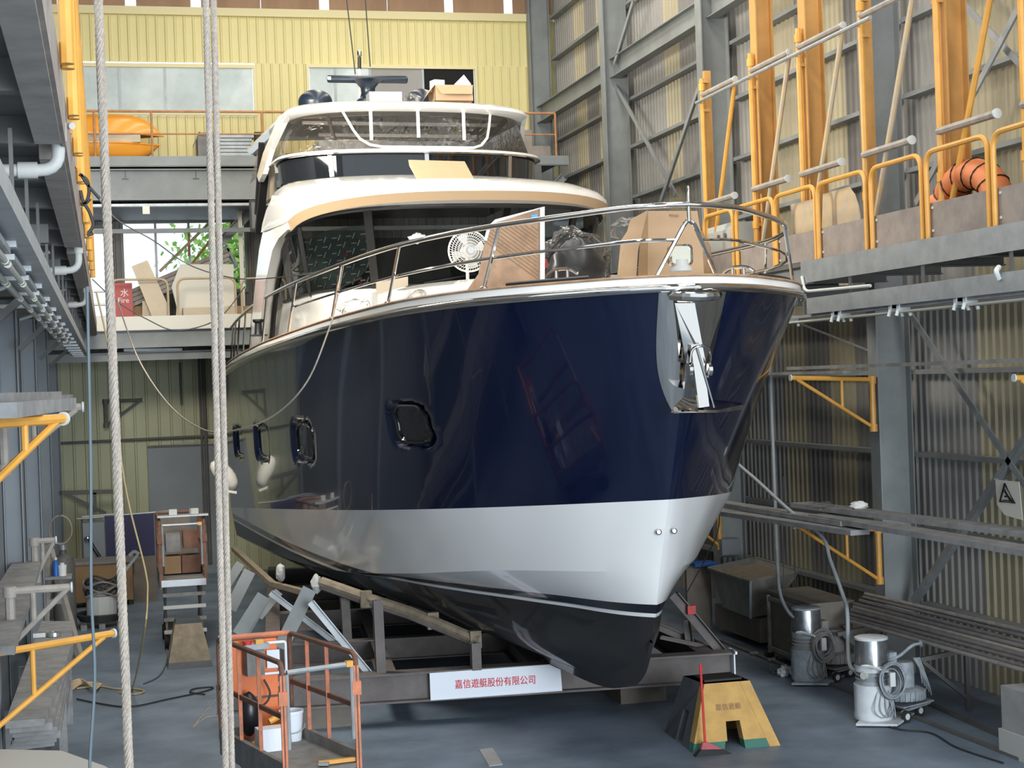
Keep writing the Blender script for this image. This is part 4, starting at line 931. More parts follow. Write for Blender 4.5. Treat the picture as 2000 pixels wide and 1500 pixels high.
for x,y0,y1 in((18,1265,1500),(120,1250,1420)):
    a=uz(x,(y0+y1)/2,1.1); t=thing('timber_trestle','timber trestle under the left plank stack, %s'%('wall side' if x<50 else 'aisle side'),'trestle',(a.x,a.y,0)); [MB().bar((a.x,a.y+q,0),(a.x,a.y+q,1.08),.1,.1).build('leg','plank',t) for q in(0,3)]; MB().bar((a.x,a.y,.6),(a.x,a.y+3,.6),.06,.08).build('tie','plank',t)
# ================================================================== THINGS ON THE YACHT
# radar, domes and cartons on the hardtop
t=thing('radar','navy open-array radar on a pedestal on the hardtop','radar',us(718,196,14))
c=us(718,155,14); q=us(640,155,14); hw=(c-q).length
rg=[]
for k,a in((-1,.6),(-.985,.9),(-.95,1),(.95,1),(.985,.9),(1,.6)):
    rg.append([c+V((hw*k,.07*a*math.cos(w),.075*a*math.sin(w)+.0)) for w in[2*math.pi*j/12 for j in range(12)]])
MB().loft(rg,closed=True,cap=True).build('antenna','navy_paint',t,sm=True)
MB().bx(c.x-hw-.005,c.x-hw+.06,c.y-.085,c.y-.07,c.z-.03,c.z+.03).build('badge','white',t)
b=us(718,196,14); MB().lathe([(.26,9.69-b.z),(.22,.03),(.16,.08),(.13,.17),(.14,.27),(.22,.36),(.30,.40)],(c.x,c.y,b.z-.03),n=20).build('pedestal','navy_paint',t,sm=True)
for i,(x,y,r,s) in enumerate(((616,203,.32,13.6),(822,197,.28,14.6))):
    b=us(x,y,s); t=thing('satellite_dome','navy satellite dome on the hardtop, '+['large one at the left','half hidden behind the silver box'][i],'dome',b,'satellite domes')
    MB().ball((b.x,b.y,b.z+.03),r,20,8,(1,1,.72),0,.5).build('dome','navy_paint',t,sm=True); MB().lathe([(r*.8,9.67-b.z),(r*.98,-.08),(r,.03)],b,n=20).build('base','navy_paint',t,sm=True)
t=thing('antenna_mast','short antenna mast with chrome light above the radar','antenna',us(703,196,14.4))
a=us(703,196,14.4);h=us(702,98,14.4); MB().tube([V((a.x,a.y,9.69)),us(702,135,14.4)],.03).build('pole','cream',t); MB().tube([us(702,135,14.4),us(702,112,14.4)],.035).build('collar','black',t); MB().lathe([(.02,0),(.045,.03),(.045,.1),(.02,.14)],us(702,112,14.4)).build('lamp','chrome',t,sm=True)
t=thing('silver_box','foil-covered box on the hardtop in front of the radar','box',us(752,196,12.1)); p,q=us(722,196,12.1),us(784,180,12.1)
MB().bx(p.x,q.x,p.y,p.y+.4,p.z-.02,q.z).build('body','silver_foil',t); MB().bx(p.x+.33,p.x+.4,p.y-.01,p.y,p.z+.04,p.z+.1).build('sticker','white',t)
c=us(805,190,12.1); MB().ball((c.x,c.y,c.z-.02),.14,12,8,(1.2,.8,.55),.35).build('crumpled_foil','clear_bag',label='crumpled clear plastic beside the silver box on the hardtop',cat='plastic')
def carton(name,label,s,x0,x1,yb,yt,dep,flaps=(),m='carton'):
    p,q=us(x0,yb,s),us(x1,yt,s); b=V(((p.x+q.x)/2,p.y+dep/2,p.z)); t=thing(name,label,'box',b); q.x=us(x1,yb,s).x
    w=.008; x0_,x1_,y0,y1,z0,z1=p.x,q.x,p.y,p.y+dep,p.z,q.z
    MB().bx(x0_,x1_,y0,y0+w,z0,z1).bx(x0_,x1_,y1-w,y1,z0,z1).bx(x0_,x0_+w,y0,y1,z0,z1).bx(x1_-w,x1_,y0,y1,z0,z1).bx(x0_,x1_,y0,y1,z0,z0+w).build('body',m,t)
    return t,(x0_,x1_,y0,y1,z0,z1)
t,(x0,x1,y0,y1,z0,z1)=carton('open_carton','open brown carton with papers on the hardtop',11.95,850,924,197,167,.6)
MB().prism([(x0,y0,z1),(x0,y1,z1),(x0-.12,y1,z1-.2),(x0-.18,y0,z1-.22)],(.006,0,0)).build('flap','carton',t); MB().prism([(x0,y0,z1),(x1,y0,z1),(x1-.05,y0-.1,z1-.18),(x0+.1,y0-.1,z1-.18)],(0,.005,0)).build('flap','carton',t)
MB().box((x0+.1,y0+.25,z1+.02),(.2,.2,.2),.3).build('small_white_box','white',label='small white printed box standing in the hardtop carton',cat='box')
MB().prism([(x1-.28,y0+.2,z1-.1),(x1-.0,y0+.25,z1-.1),(x1+.03,y0+.3,z1+.08),(x1-.1,y0+.28,z1+.24),(x1-.3,y0+.22,z1+.05)],(0,.02,.0)).build('paper','white',label='crumpled white paper sticking out of the hardtop carton',cat='paper')
# cardboard on the roof in front of the fly windscreen
t=thing('cardboard_sheet','flattened brown carton leaning on the roof below the fly windscreen','cardboard',us(870,362,8.5))
q=[us(820,361,8.45),us(932,361,8.45),us(908,316,8.75),us(798,313,8.75),us(800,325,8.7)]
MB().prism(q,(0,.02,.01)).build('sheet','carton',t); MB().prism([us(820,361,8.42),us(942,360,8.42),us(944,364,8.4),us(820,366,8.4)],(0,.05,.0)).build('fold','carton_dark',t)
tm=Matrix(((1,0,0,0),(0,1,0,0),(0,0,1,0),(0,0,0,1)))
# bow carton
s=1.3
t=thing('bow_carton','tall open brown carton standing on the bow','box',us(1310,525,s))
def bq(x,y,ss=s): return us(x,y,ss)
MB().prism([bq(1265,540),bq(1265,412),bq(1362,412),bq(1372,480),bq(1375,540)],(0,.012,0)).build('front_panel','carton',t)
MB().prism([bq(1266,412),bq(1252,445),bq(1246,540),bq(1265,540)],(0,.01,0)).build('flap','carton_dark',t)
MB().prism([bq(1265,411,s-.05),bq(1232,428,s-.1),bq(1225,452,s-.1),bq(1213,470,s-.1),bq(1206,540,s-.1),bq(1243,540,s-.05),bq(1246,490,s-.05)],(0,.012,0)).build('flap','carton',t)
MB().prism([bq(1362,414,s+.3),bq(1368,445,s+.3),bq(1388,480,s+.3),bq(1391,540,s+.3),bq(1372,540,s)],(0,.01,0)).build('flap','carton_dark',t)
MB().prism([bq(1265,412,s+.9),bq(1362,412,s+.9),bq(1375,540,s+.9),bq(1262,540,s+.9)],(0,.012,0)).build('back_panel','carton_dark',t)
MB().bar(bq(1308,420,s-.01),bq(1325,421,s-.01),.02,.02).build('hand_hole','carton_dark',t)
# teak panel with white edge leaning on the foredeck
s=3.0
t=thing('teak_panel','white-edged teak deck panel leaning upright on the foredeck','panel',us(985,580,s))
pl=[(905,578),(935,535),(942,500),(948,470),(955,445),(968,432),(1061,405),(1061,578)]
MB().prism([us(x,y,s) for x,y in pl],(0,.03,0)).build('board','teak',t)
MB().tube([us(x,y,s-.005) for x,y in pl[3:]],.022,6).build('white_edge','white',t)
MB().bar(us(1058,407,s-.03),us(1058,578,s-.03),.05,.05,up=(0,-1,0)).build('white_edge','white',t)
for k in range(13):
    # diagonal plank seams
    x0=965+k*11-60; y0=450+0*k; pts=[]
    for j in range(30):
        x=x0+j*5; y=440+j*3.6
        if 948+ (578-max(440,y))*.0<x<1053 and (432-(x-968)*.29+10)<y<576 and x>948-(y-440)*.25: pts.append(us(x,y,s-.006))
    if len(pts)>3: MB().bar(pts[0],pts[-1],.008,.012,up=(0,-1,0)).build('seam','carton_dark',t)
MB().prism([us(1037,420,s-.01),us(1050,418,s-.01),us(1050,431,s-.01),us(1039,432,s-.01)],(0,.004,0)).build('blue_tape',mat('tape_blue',(.10,.38,.80),.6),t)
# electric fan
s=6.6
c=us(916,490,s); t=thing('electric_fan','white electric fan standing on the foredeck behind the teak panel','fan',V((c.x,c.y,6.08)))
R=.30
for k in range(7): MB().tube([c+V((R*(k+1)/7*math.cos(a),-.03*(1-((k+1)/7)**2)*3,R*(k+1)/7*math.sin(a))) for a in[2*math.pi*j/32 for j in range(32)]],.005,5,closed=True).build('grille_ring','white',t)
mb=MB()
for k in range(48):
    a=2*math.pi*k/48; mb.tube([c+V((r*R*math.cos(a+.5*(1-r)),-.09*(1-r*r),r*R*math.sin(a+.5*(1-r)))) for r in(.2,.45,.7,.9,1)],.0035,4)
mb.build('grille_wires','white',t)
MB().tube([c+V((R*math.cos(a),.02,R*math.sin(a))) for a in[2*math.pi*j/32 for j in range(32)]],.014,6,closed=True).build('rim','white',t,sm=True)
for k in range(4):
    a=2*math.pi*k/4+.3; MB().prism([c+V((.05*math.cos(a),.05,.05*math.sin(a))),c+V((.26*math.cos(a-.3),.03,.26*math.sin(a-.3))),c+V((.27*math.cos(a+.35),.09,.27*math.sin(a+.35)))],(0,.006,0)).build('blade','cap_white',t)
MB().lathe([(.06,0),(.05,.03)],c+V((0,-.09,0)),(0,-1,0)).build('hub_cap','chrome',t,sm=True); MB().lathe([(.09,0),(.08,.18)],c+V((0,.1,0)),(0,1,0)).build('motor','white',t)
MB().tube([c+V((0,.15,-.05)),V((c.x,c.y+.15,6.1))],.025).lathe([(.16,0),(.15,.03)],(c.x,c.y+.15,6.08)).build('stand','white',t)
# masking sheet with dashes behind the left windscreen pane
s=8.9
gx=lambda x,y: us(x,y,11.2+ (x-560)*-.009)
t=thing('plastic_sheet','clear printed plastic sheet taped inside the left windscreen pane','plastic sheet',gx(650,560))
MB().prism([gx(585,470),gx(640,450),gx(722,436),gx(722,520),gx(700,545),gx(640,565),gx(584,572)],(0,.005,0)).build('sheet','milky_sheet',t)
mb=MB(); rd=MB()
for i in range(5):
    for j in range(7):
        x=592+i*28+ (j%2)*10; y=474+j*15-(x-590)*.14
        if 455-(x-640)*.2<y<560: mb.bar(gx(x,y)+V((0,-.02,0)),gx(x+9,y-1)+V((0,-.02,0)),.02,.015,up=(0,-1,0)); mb.bar(gx(x+12,y+4)+V((0,-.02,0)),gx(x+16,y-7)+V((0,-.02,0)),.015,.015,up=(0,-1,0))
        if (i+j)%5==0 and j in(2,3,5,6): p=gx(x,y+6); rd.bx(p.x-.03,p.x+.03,p.y-.03,p.y-.02,p.z-.03,p.z+.03)
mb.build('dashes','white',t); rd.build('red_marks','red',t)
# bags, crates, windlass, cleats on the foredeck
s=3.6
t=thing('plastic_bag','dark bundle in a clear plastic bag on the foredeck','bag',us(1130,545,s))
c=us(1132,520,s); MB().ball((c.x,c.y+.1,c.z-.05),.42,12,9,(1.0,.7,.95),.28).build('dark_bundle','bag_black',t,sm=True,ang=80)
MB().ball((c.x-.05,c.y+.05,c.z+.02),.46,14,10,(1.1,.75,1.05),.22).build('bag','clear_bag',t,sm=True,ang=80)
MB().ball(us(1060,515,7),.09,10,6,(1,1,1),.1).build('red_buoy','red',label='small red ball behind the foredeck bag',cat='ball')
p,q=us(738,597,5.6),us(800,545,5.6)
t=thing('white_crate','white folding crate on the foredeck near the windscreen','crate',p); MB().bx(p.x,q.x,p.y,p.y+.5,5.7,5.95).build('body','white',t); MB().prism([us(735,552,5.5),us(797,540,5.6),us(797,558,5.6),us(735,575,5.5)],(0,.02,0)).build('lid','beige_board',t)
c=us(822,580,5.4); MB().ball((c.x,c.y,c.z-.08),.18,12,8,(1.1,.8,1.0),.35).build('plastic_wrap','clear_bag',label='crumpled plastic wrap beside the white foredeck crate',cat='plastic')
c=us(695,590,6.4); MB().ball((c.x,c.y,c.z-.1),.2,12,8,(1.3,.8,.7),.4).build('plastic_wrap','clear_bag',label='crumpled plastic wrap below the left windscreen',cat='plastic')
c=us(1262,412,1.9); MB().ball((c.x-.15,c.y+.2,c.z-.22),.2,12,8,(1.2,.8,.8),.4).build('plastic_wrap','clear_bag',label='crumpled clear plastic draped behind the bow carton',cat='plastic')
c=us(815,465,8.2); MB().ball(c,.10,10,7,(1.3,.6,.8),.5).build('tissue','white',label='crumpled white tissue stuck on the centre windscreen',cat='tissue')
def cleat(label,x,y,s):
    c=us(x,y,s); t=thing('mooring_cleat',label,'cleat',c,'mooring cleats on the yacht'); d=BT(1,-.6,0)-BT(0,0,0); d.normalize()
    MB().tube(smooth([c-d*.22+V((0,0,.06)),c-d*.1+V((0,0,.12)),c+d*.1+V((0,0,.12)),c+d*.22+V((0,0,.06))]),.022,8).build('horn','chrome',t,sm=True)
    for k in(-.08,.08): MB().tube([c+d*k,c+d*k+V((0,0,.12))],.02,8).build('post','chrome',t)
    MB().box((c.x,c.y,c.z-.005),(.5,.12,.02),math.atan2(d.y,d.x)).build('base','black',t)
cleat('chrome mooring cleat on the left bow rail cap',1098,547,.95); cleat('chrome mooring cleat on the right bow rail cap',1442,543,1.0)
b=us(505,655,13.2); t=thing('mooring_bollard','black mooring bollard on the left side deck','bollard',b); MB().lathe([(.09,0),(.07,.05),(.06,.22),(.1,.25),(.1,.29)],b,n=14).build('post','black',t,sm=True); MB().box((b.x,b.y,b.z),(.3,.25,.03)).build('base','black',t)
# side speaker box hung on the wing
p=us(503,415,15.5); t=thing('deck_speaker','dark framed box hung at the left of the fly bridge','speaker',us(503,450,15.5)); q=us(503,450,15.5)
MB().bx(q.x-.13,q.x+.13,q.y,q.y+.2,q.z,p.z+.25).build('case','black',t); MB().bx(q.x-.1,q.x+.1,q.y-.01,q.y,q.z+.04,p.z+.2).build('grille','steel_dark',t); MB().bar((q.x+.13,q.y+.1,q.z+.2),(q.x+.6,q.y+.1,q.z+.2),.03,.03).build('arm','black',t)
# plastic fender wrapped in white near the stern quarter
c=uy(440,935,32); t=thing('wrapped_fitting','white wrapped hull fitting at the stern quarter','fitting',c); MB().tube(smooth([uy(418,900,32),uy(430,918,32),uy(446,935,32),uy(458,955,32)]),[.08,.1,.13,.15,.16,.17,.18,.18,.18,.18,.18,.17,.17,.16,.15,.14,.12,.09,.05],12).build('wrap','cream',t,sm=True,ang=70); MB().bar(uy(440,958,32),uy(462,962,32),.1,.05).build('flange','cream',t)
# ================================================================== CRADLE
CL=uz(424,1393,.30); CR=uz(1427,1328,.30); cd=(CR-CL).normalized(); ca=V((-cd.y,cd.x,0))
CRD=thing('boat_cradle','rust-brown steel I-beam cradle carrying the yacht','cradle',(CL+CR)/2)
U=V((0,0,.205))
MB().ibeam(CL+U,CR+U,.41,.28,.028).build('front_beam','cradle',CRD)
MB().prism([CR+cd*.01-ca*.17+V((0,0,-.02)),CR+cd*.01+ca*.0+V((0,0,-.02)),CR+cd*.01+V((0,0,.44)),CR+cd*.01-ca*.17+V((0,0,.44))],cd*.02).build('white_end_plate','sign_white',CRD)
MB().prism([CR+cd*.01-ca*.25+V((0,0,.40)),CR+cd*.01+ca*.1+V((0,0,.40)),CR+cd*.01+ca*.1+V((0,0,.44)),CR+cd*.01-ca*.25+V((0,0,.44))],cd*.03).build('white_end_plate','sign_white',CRD)
for k,u in((0,.25),(1,None)):
    a=(CL+cd*.75 if k==0 else CR-cd*.3)+U; MB().ibeam(a+ca*.15,a+ca*14,.37,.24,.022).build('side_beam','cradle',CRD)
for q in(3.2,6.8,10.6,13.6): MB().ibeam(CL+cd*.87+U+ca*q,CR-cd*.42+U+ca*q,.34,.22,.02).build('cross_beam','cradle',CRD)
for x in(.33,.62): MB().ibeam(CL+(CR-CL)*x+U+ca*.15,CL+(CR-CL)*x+U+ca*13.6,.3,.2,.02).build('inner_beam','cradle',CRD)
def cp(x,y,Y): return uy(x,y,Y+2.2)
# padded bearer following the bottom of the hull
pad=[(628,1128,21.6),(720,1160,21.1),(800,1186,20.6),(870,1215,20.2),(935,1243,19.8)]
MB().tube([cp(x,y+8,Y) for x,y,Y in pad],.075,8).build('foam_pad','foam_tan',CRD,sm=True)
MB().tube([cp(x,y+18,Y) for x,y,Y in pad],.05,6).build('bearer','cradle',CRD)
for x,y,Y in((715,1170,21.1),(845,1212,20.4),(928,1248,19.85)): MB().box(cp(x,y,Y),(.16,.12,.24)).build('pad_strap','foam_tan',CRD)
MB().bar(cp(457,1072,30),cp(532,1140,25.5),.1,.08).build('bearer','foam_tan',CRD); MB().bar(cp(532,1140,25.5),cp(606,1160,21.8),.1,.08).build('bearer','foam_tan',CRD)
for x,y,Y in((548,1118,24.5),(618,1140,21.7)): MB().ball(cp(x,y,Y),.12,10,7,(.7,.8,1.2),.25).build('wrapped_pad','plaster_white',CRD)
for a,b,Y,w in(((737,1172),(744,1320),19.75,.13),((673,1168),(678,1248),21.6,.13),((928,1255),(930,1308),19.5,.13)): MB().ibeam(cp(*b,Y),cp(*a,Y),w,w,.015,up=(0,1,0)).build('post','cradle',CRD)
for a,b,Y,w in(((612,1171),(733,1319),20,.1),((532,1152),(660,1250),23,.1),((1320,1155),(1418,1272),19.6,.13),((1345,1210),(1352,1262),20.2,.1),((1272,1210),(1400,1265),20.4,.11),((1290,1240),(1395,1262),19.9,.06)): MB().angle(cp(*a,Y),cp(*b,Y),w,.015,up=(0,-1,0)).build('diagonal','galv' if a[0]<700 else 'cradle',CRD)
MB().box(cp(1350,1191,19.5),(.12,.05,.12)).build('red_mark','red',CRD)
for a,b,Y,w in(((605,1150),(548,1266),20.4,.2),((515,1163),(466,1240),22,.2),((518,1168),(478,1236),22.3,.16),((545,1155),(505,1205),23.5,.14),((488,1115),(450,1190),25,.2),((470,1100),(432,1160),27,.16)): MB().bar(cp(*a,Y),cp(*b,Y),w,.02,up=(0,-1,.3)).build('fin_plate','steel',CRD)
# company sign on the front beam
S=[CL+(CR-CL)*0]
def fb_(x,y): # point on front face plane of the front beam
    n=-ca; o=CL+n*.15; d=_ray(x,y); d=V(d); t=(o-V((0,0,HC))).dot(n)/d.dot(n); return V((0,0,HC))+d*t
q=[fb_(839,1315),fb_(1073,1298),fb_(1095,1308),fb_(1098,1348),fb_(841,1367)]
sg=thing('company_sign','white metal sign with red Chinese lettering on the cradle beam','sign',q[4]); MB().prism(q,ca*.012).build('plate','sign_white',sg)
MB().bar(q[4],q[3],.03,.012).build('lower_lip','sign_white',sg)
c=(fb_(889,1340)+fb_(1046,1326))/2-ca*.01; xd=cd; zd=V((0,0,1)); 
textmesh('嘉信遊艇股份有限公司',.113,'red_sign',sg,Matrix(((xd.x*1.0,0,-ca.x,c.x),(xd.y*1.0,0,-ca.y,c.y),(0,1.18,0,c.z),(0,0,0,1))),ext=.003)
# trapezoid stands
def frustum(x0,x1,y0,y1,h,tx0,tx1,ty0,ty1,z0=0): return [(x0,y0,z0),(x1,y0,z0),(x1,y1,z0),(x0,y1,z0)],[(tx0,ty0,z0+h),(tx1,ty0,z0+h),(tx1,ty1,z0+h),(tx0,ty1,z0+h)]
ST=thing('yellow_stand','yellow trapezoid support stand with notches under the cradle corner','support stand',(7.4,19.3,0))
b,tp=(6.83,7.97,18.72,19.95),(7.12,7.70,18.98,19.62)
P00,P10=V((6.83,18.72,0)),V((7.97,18.67,0)); P01,P11=V((6.90,19.95,0)),V((8.0,19.9,0)); T00,T10,T01,T11=V((7.11,18.98,.78)),V((7.71,18.96,.78)),V((7.06,19.6,.78)),V((7.7,19.6,.78))
def fr_(u,v): a=P00+(P10-P00)*u; b=T00+(T10-T00)*u; return a+(b-a)*v     # front face
def fl_(u,v): a=P01+(P00-P01)*u; b=T01+(T00-T01)*u; return a+(b-a)*v     # left face
inn=V((0,.16,0)); ng=.13
MB().prism([fr_(0,ng),fr_(.40,ng),fr_(.40,.42),fr_(.60,.42),fr_(.60,ng),fr_(1,ng),fr_(1,1),fr_(0,1)],inn).build('front_panel','stand_yellow',ST)
MB().prism([fr_(0,0),fr_(.36,0),fr_(.38,ng),fr_(0,ng)],inn).build('green_foot','stand_green',ST); MB().prism([fr_(.60,0),fr_(1,0),fr_(1,ng),fr_(.60,ng)],inn).build('green_foot','stand_green',ST)
inl=V((.14,0,0))
MB().prism([fl_(0,0),fl_(.40,0),fl_(.40,.52),fl_(.62,.52),fl_(.62,0),fl_(1,0),fl_(1,1),fl_(0,1)],inl).build('side_panel','stand_grey',ST)  # left face of the yellow stand: its shade is put into the grey colour
MB().prism([P10,P11,T11,T10],(-.14,0,0)).build('side_panel','stand_yellow',ST); MB().prism([P01+V((.16,0,0)),P11-V((.16,0,0)),T11-V((.16,0,0)),T01+V((.16,0,0))],(0,-.14,0)).build('back_panel','stand_yellow',ST); MB().prism([T00,T10,T11,T01],(0,0,-.1)).build('top_panel','stand_yellow',ST)
MB().box((7.4,19.28,.79),(.5,.4,.03)).build('packing_plate','black',ST)
nrm=(P10-P00).normalized(); vup=(T00-P00+T10-P10).normalized(); nn=nrm.cross(vup); c=fr_(.46,.63)+nn*-.0
nn=nn if nn.y<0 else -nn; c=c+nn*.006
textmesh('嘉信遊艇',.085,'carton_dark',ST,Matrix(((nrm.x,vup.x,nn.x,c.x),(nrm.y,vup.y,nn.y,c.y),(nrm.z,vup.z,nn.z,c.z),(0,0,0,1))))
def stand2(label,x,y,w,h,m):
    b=[(x-w/2,y-w/2,0),(x+w/2,y-w/2,0),(x+w/2,y+w/2,0),(x-w/2,y+w/2,0)]; k=.55
    f=lambda v:[V((x+(a-x)*(1-(1-k)*v),y+(bb-y)*(1-(1-k)*v),h*v)) for a,bb,_ in b]
    t=thing('support_stand',label,'support stand',(x,y,0),'dark stands under the cradle'); MB().loft([f(0),f(.14)],closed=True,cap=True).build('foot','stand_grey',t); MB().loft([f(.14),f(.92)],closed=True,cap=True).build('body',m,t); MB().loft([f(.92),f(1)],closed=True,cap=True).build('cap','black',t)
stand2('dirty trapezoid stand under the left cradle beam beside the scissor lifts',1.2,28.0,.75,.8,'foam_tan'); MB().bx(6.92,7.6,21.85,22.5,0,.3).build('wooden_block','crate_brown',label='dark wooden block under the cradle beam right of the keel',cat='block'); MB().bx(2.4,3.1,22.0,22.6,0,.3).build('wooden_block','crate_brown',label='dark wooden block under the cradle beam behind the orange lift',cat='block')
# broom
t=thing('broom','red broom leaning on the yellow stand','broom',uz(1388,1475,0)); a=uy(1368,1298,18.9);b=uy(1377,1450,18.55)
MB().tube([a,b],.016,8).build('handle','red',t,sm=True); MB().tube([a,a+(b-a)*.1],.02,8).build('grip','red',t,sm=True)
c=uz(1390,1474,0); MB().loft([[b+V((-.03,0,.0)),b+V((.03,0,0)),b+V((.03,.03,0)),b+V((-.03,.03,0))],[c+V((-.14,-.02,.08)),c+V((.14,-.02,.06)),c+V((.14,.05,.06)),c+V((-.14,.05,.08))]],closed=True,cap=True).build('head',mat('broom_red',(.42,.10,.11),.8,noise=.2,scale=20),t)
MB().loft([[c+V((-.14,-.02,.08)),c+V((.14,-.02,.06)),c+V((.14,.05,.06)),c+V((-.14,.05,.08))],[c+V((-.23,-.06,.0)),c+V((.25,-.06,.0)),c+V((.25,.05,.0)),c+V((-.23,.05,.0))]],closed=True,cap=True).build('bristles','rubber',t)
# ================================================================== SCISSOR LIFT (front)
def lift(name,label,FL,FR,BR,BL,zd,zt,mr,mp,mt,deco=True,group='scissor lifts'):
    FL,FR,BR,BL=[V((x,y,0)) for x,y in(FL,FR,BR,BL)]; c=(FL+FR+BR+BL)/4
    t=thing(name,label,'scissor lift',(c.x,c.y,0),group); Z=lambda p,z:V((p.x,p.y,z)); L=lambda a,b,k:a+(b-a)*k
    MB().prism([Z(p,zd-.05) for p in(FL,FR,BR,BL)],(0,0,.05)).build('platform_deck',mt,t)
    for a,b in((FL,BL),(FR,BR),(BL,BR)): MB().bar(Z(a,zd-.02),Z(b,zd-.02),.05,.28).build('toe_board',mt,t)
    for s,(a,b) in enumerate(((FL,BL),(FR,BR))):
        MB().tube(fillet([Z(a,zd-.1),Z(a,zt),Z(b,zt),Z(b,zd)],.1),.028,8).build('side_rail','rust_bar' if deco else mr,t,sm=True)
        MB().bar(Z(a,(zd+zt)/2+.02),Z(b,(zd+zt)/2+.02),.03,.05).build('mid_rail','rust_bar',t)
        MB().bar(Z(a,zd-.1),Z(a,zt-.12),.055,.05).build('front_post',mr,t)
        for k in((.42,.72) if s else(.35,.66)): MB().bar(Z(L(a,b,k),zd),Z(L(a,b,k),zt-.02),.04,.04).build('baluster',mr,t)
        MB().bar(Z(a,zt-.42),Z(a,zt-.28),.09,.08).build('gate_bracket',mr,t)
        g=a+(FR-FL if s==0 else FL-FR).normalized()*.05; MB().tube([Z(g,zd+.25),Z(g,zt-.12)],.022,8).build('gate_upright','galv',t)
    MB().tube([Z(L(FL,FR,.06),zt-.1),Z(L(FL,FR,.94),zt-.1)],.026,8).build('gate_bar','galv',t); MB().bar(Z(L(FL,FR,.86),zt-.095),Z(L(FL,FR,.95),zt-.095),.058,.058).build('gate_cap','paint_yellow',t)
    MB().tube([Z(BL,zt),Z(BR,zt)],.03,8).build('rear_rail',mr,t); MB().bar(Z(BL,(zd+zt)/2),Z(BR,(zd+zt)/2),.03,.05).build('rear_mid_rail',mr,t)
    n=(FL-BL).normalized()*.04
    MB().prism([Z(L(BL,BR,.03)+n,zd+.45),Z(L(BL,BR,.80)+n,zd+.45),Z(L(BL,BR,.80)+n,zt-.04),Z(L(BL,BR,.03)+n,zt-.04)],-n.normalized()*.04).build('control_panel',mp,t)
    MB().prism([Z(L(BL,BR,.28)+n,zd),Z(L(BL,BR,.86)+n,zd),Z(L(BL,BR,.86)+n,zd+.42),Z(L(BL,BR,.28)+n,zd+.42)],-n.normalized()*.04).build('rear_panel',mp,t)
    # scissor arms and base below the deck
    for s,(a,b) in enumerate(((FL,BL),(FR,BR))):
        q=(L(FL,FR,.1)-FL) if s==0 else -(L(FL,FR,.1)-FL)
        a2,b2=a+q,b+q
        MB().bar(Z(L(a2,b2,.1),.3),Z(L(a2,b2,.9),zd-.12),.04,.1).bar(Z(L(a2,b2,.9),.3),Z(L(a2,b2,.1),zd-.12),.04,.1).build('scissor_arm',mt,t)
        for k in(.15,.85): MB().lathe([(.14,-.05),(.14,.05)],Z(L(a2,b2,k),.14),(FR-FL),16).build('wheel','rubber',t)
    MB().prism([Z(L(FL,BR,.12),.16) ,Z(L(FR,BL,.12),.16),Z(L(BR,FL,.12),.16),Z(L(BL,FR,.12),.16)],(0,0,.18)).build('chassis',mt,t)
    return t,Z,L,(FL,FR,BR,BL)
t,Z,L,(FL,FR,BR,BL)=lift('scissor_lift','orange scissor lift basket in front of the cradle',(1.60,16.22),(2.38,16.48),(1.89,18.2),(1.10,18.15),.8,1.92,'orange_worn','orange','lift_grey')
n=(FL-BL).normalized(); c=Z(L(BL,BR,.42)+n*.16,1.66)
MB().box(c,(.2,.14,.3),.25).build('control_box','lift_grey',t); MB().box(c+V((.02,-.02,.17)),(.28,.15,.06),.25).build('control_top','galv',t); MB().lathe([(.05,0),(.05,.04)],c+V((-.07,-.06,.2))).build('stop_button','red',t); MB().box(c+V((.06,-.04,.22)),(.09,.06,.05),.25).build('yellow_switch','paint_yellow',t)
MB().box(Z(L(BL,BR,.72)+n*.1,1.66),(.14,.03,.2),-.1).build('instruction_plate','sign_white',t); MB().tube(fillet([Z(L(BL,BR,.55)+n*.1,1.84),Z(L(BL,BR,.9)+n*.1,1.84),Z(L(BL,BR,.9)+n*.1,1.5),Z(L(BL,BR,.55)+n*.1,1.5)],.03),.016,6).build('control_guard','sign_white',t)
MB().tube(smooth([c+V((.1,-.05,-.2)),c+V((.16,-.06,-.36)),c+V((.08,-.06,-.48)),c+V((-.12,-.04,-.5))]),.012,6).build('control_cable','cable',t)
p=Z(L(L(BL,BR,.80),L(FL,FR,.80),.22),.8); tt=thing('paint_bucket','white plastic bucket standing in the orange lift','bucket',p); MB().lathe([(.105,0),(.13,.3),(.137,.3),(.137,.33),(.12,.33),(.1,.02)],p,n=20,cap=False).lathe([(.1,.01),(.105,.012)],p,n=20).build('tub','sign_white',tt,sm=True); MB().tube([p+V((.135*math.cos(a),-.13-.02*math.sin(a*1),.2-.1*math.sin(a))) for a in[math.pi*k/8 for k in range(9)]],.005,5).build('handle','galv',tt)
p=Z(L(L(BL,BR,.35),L(FL,FR,.35),.40),.8); MB().box(p+V((0,0,.12)),(.30,.2,.24),.15).build('white_carton','sign_white',label='white carton on the floor of the orange lift',cat='box')
p=Z(L(L(BL,BR,.6),L(FL,FR,.6),.36),.8); tt=thing('squeeze_bottle','clear bottle with red cap between carton and bucket in the lift','bottle',p); MB().lathe([(.05,0),(.055,.02),(.05,.17),(.025,.24),(.02,.27)],p,n=14).build('body','plaster_white',tt,sm=True); MB().lathe([(.025,0),(.02,.06)],p+V((0,0,.27)),n=12).build('cap','red',tt)
p=Z(L(L(BL,BR,.3),L(FL,FR,.3),.12),.8); tt=thing('cable_drum_bag','black tool bag hung at the back of the orange lift','bag',p); MB().ball(p+V((0,0,.3)),.15,12,8,(.8,.7,1.6),.12).build('bag','bag_black',tt,sm=True)
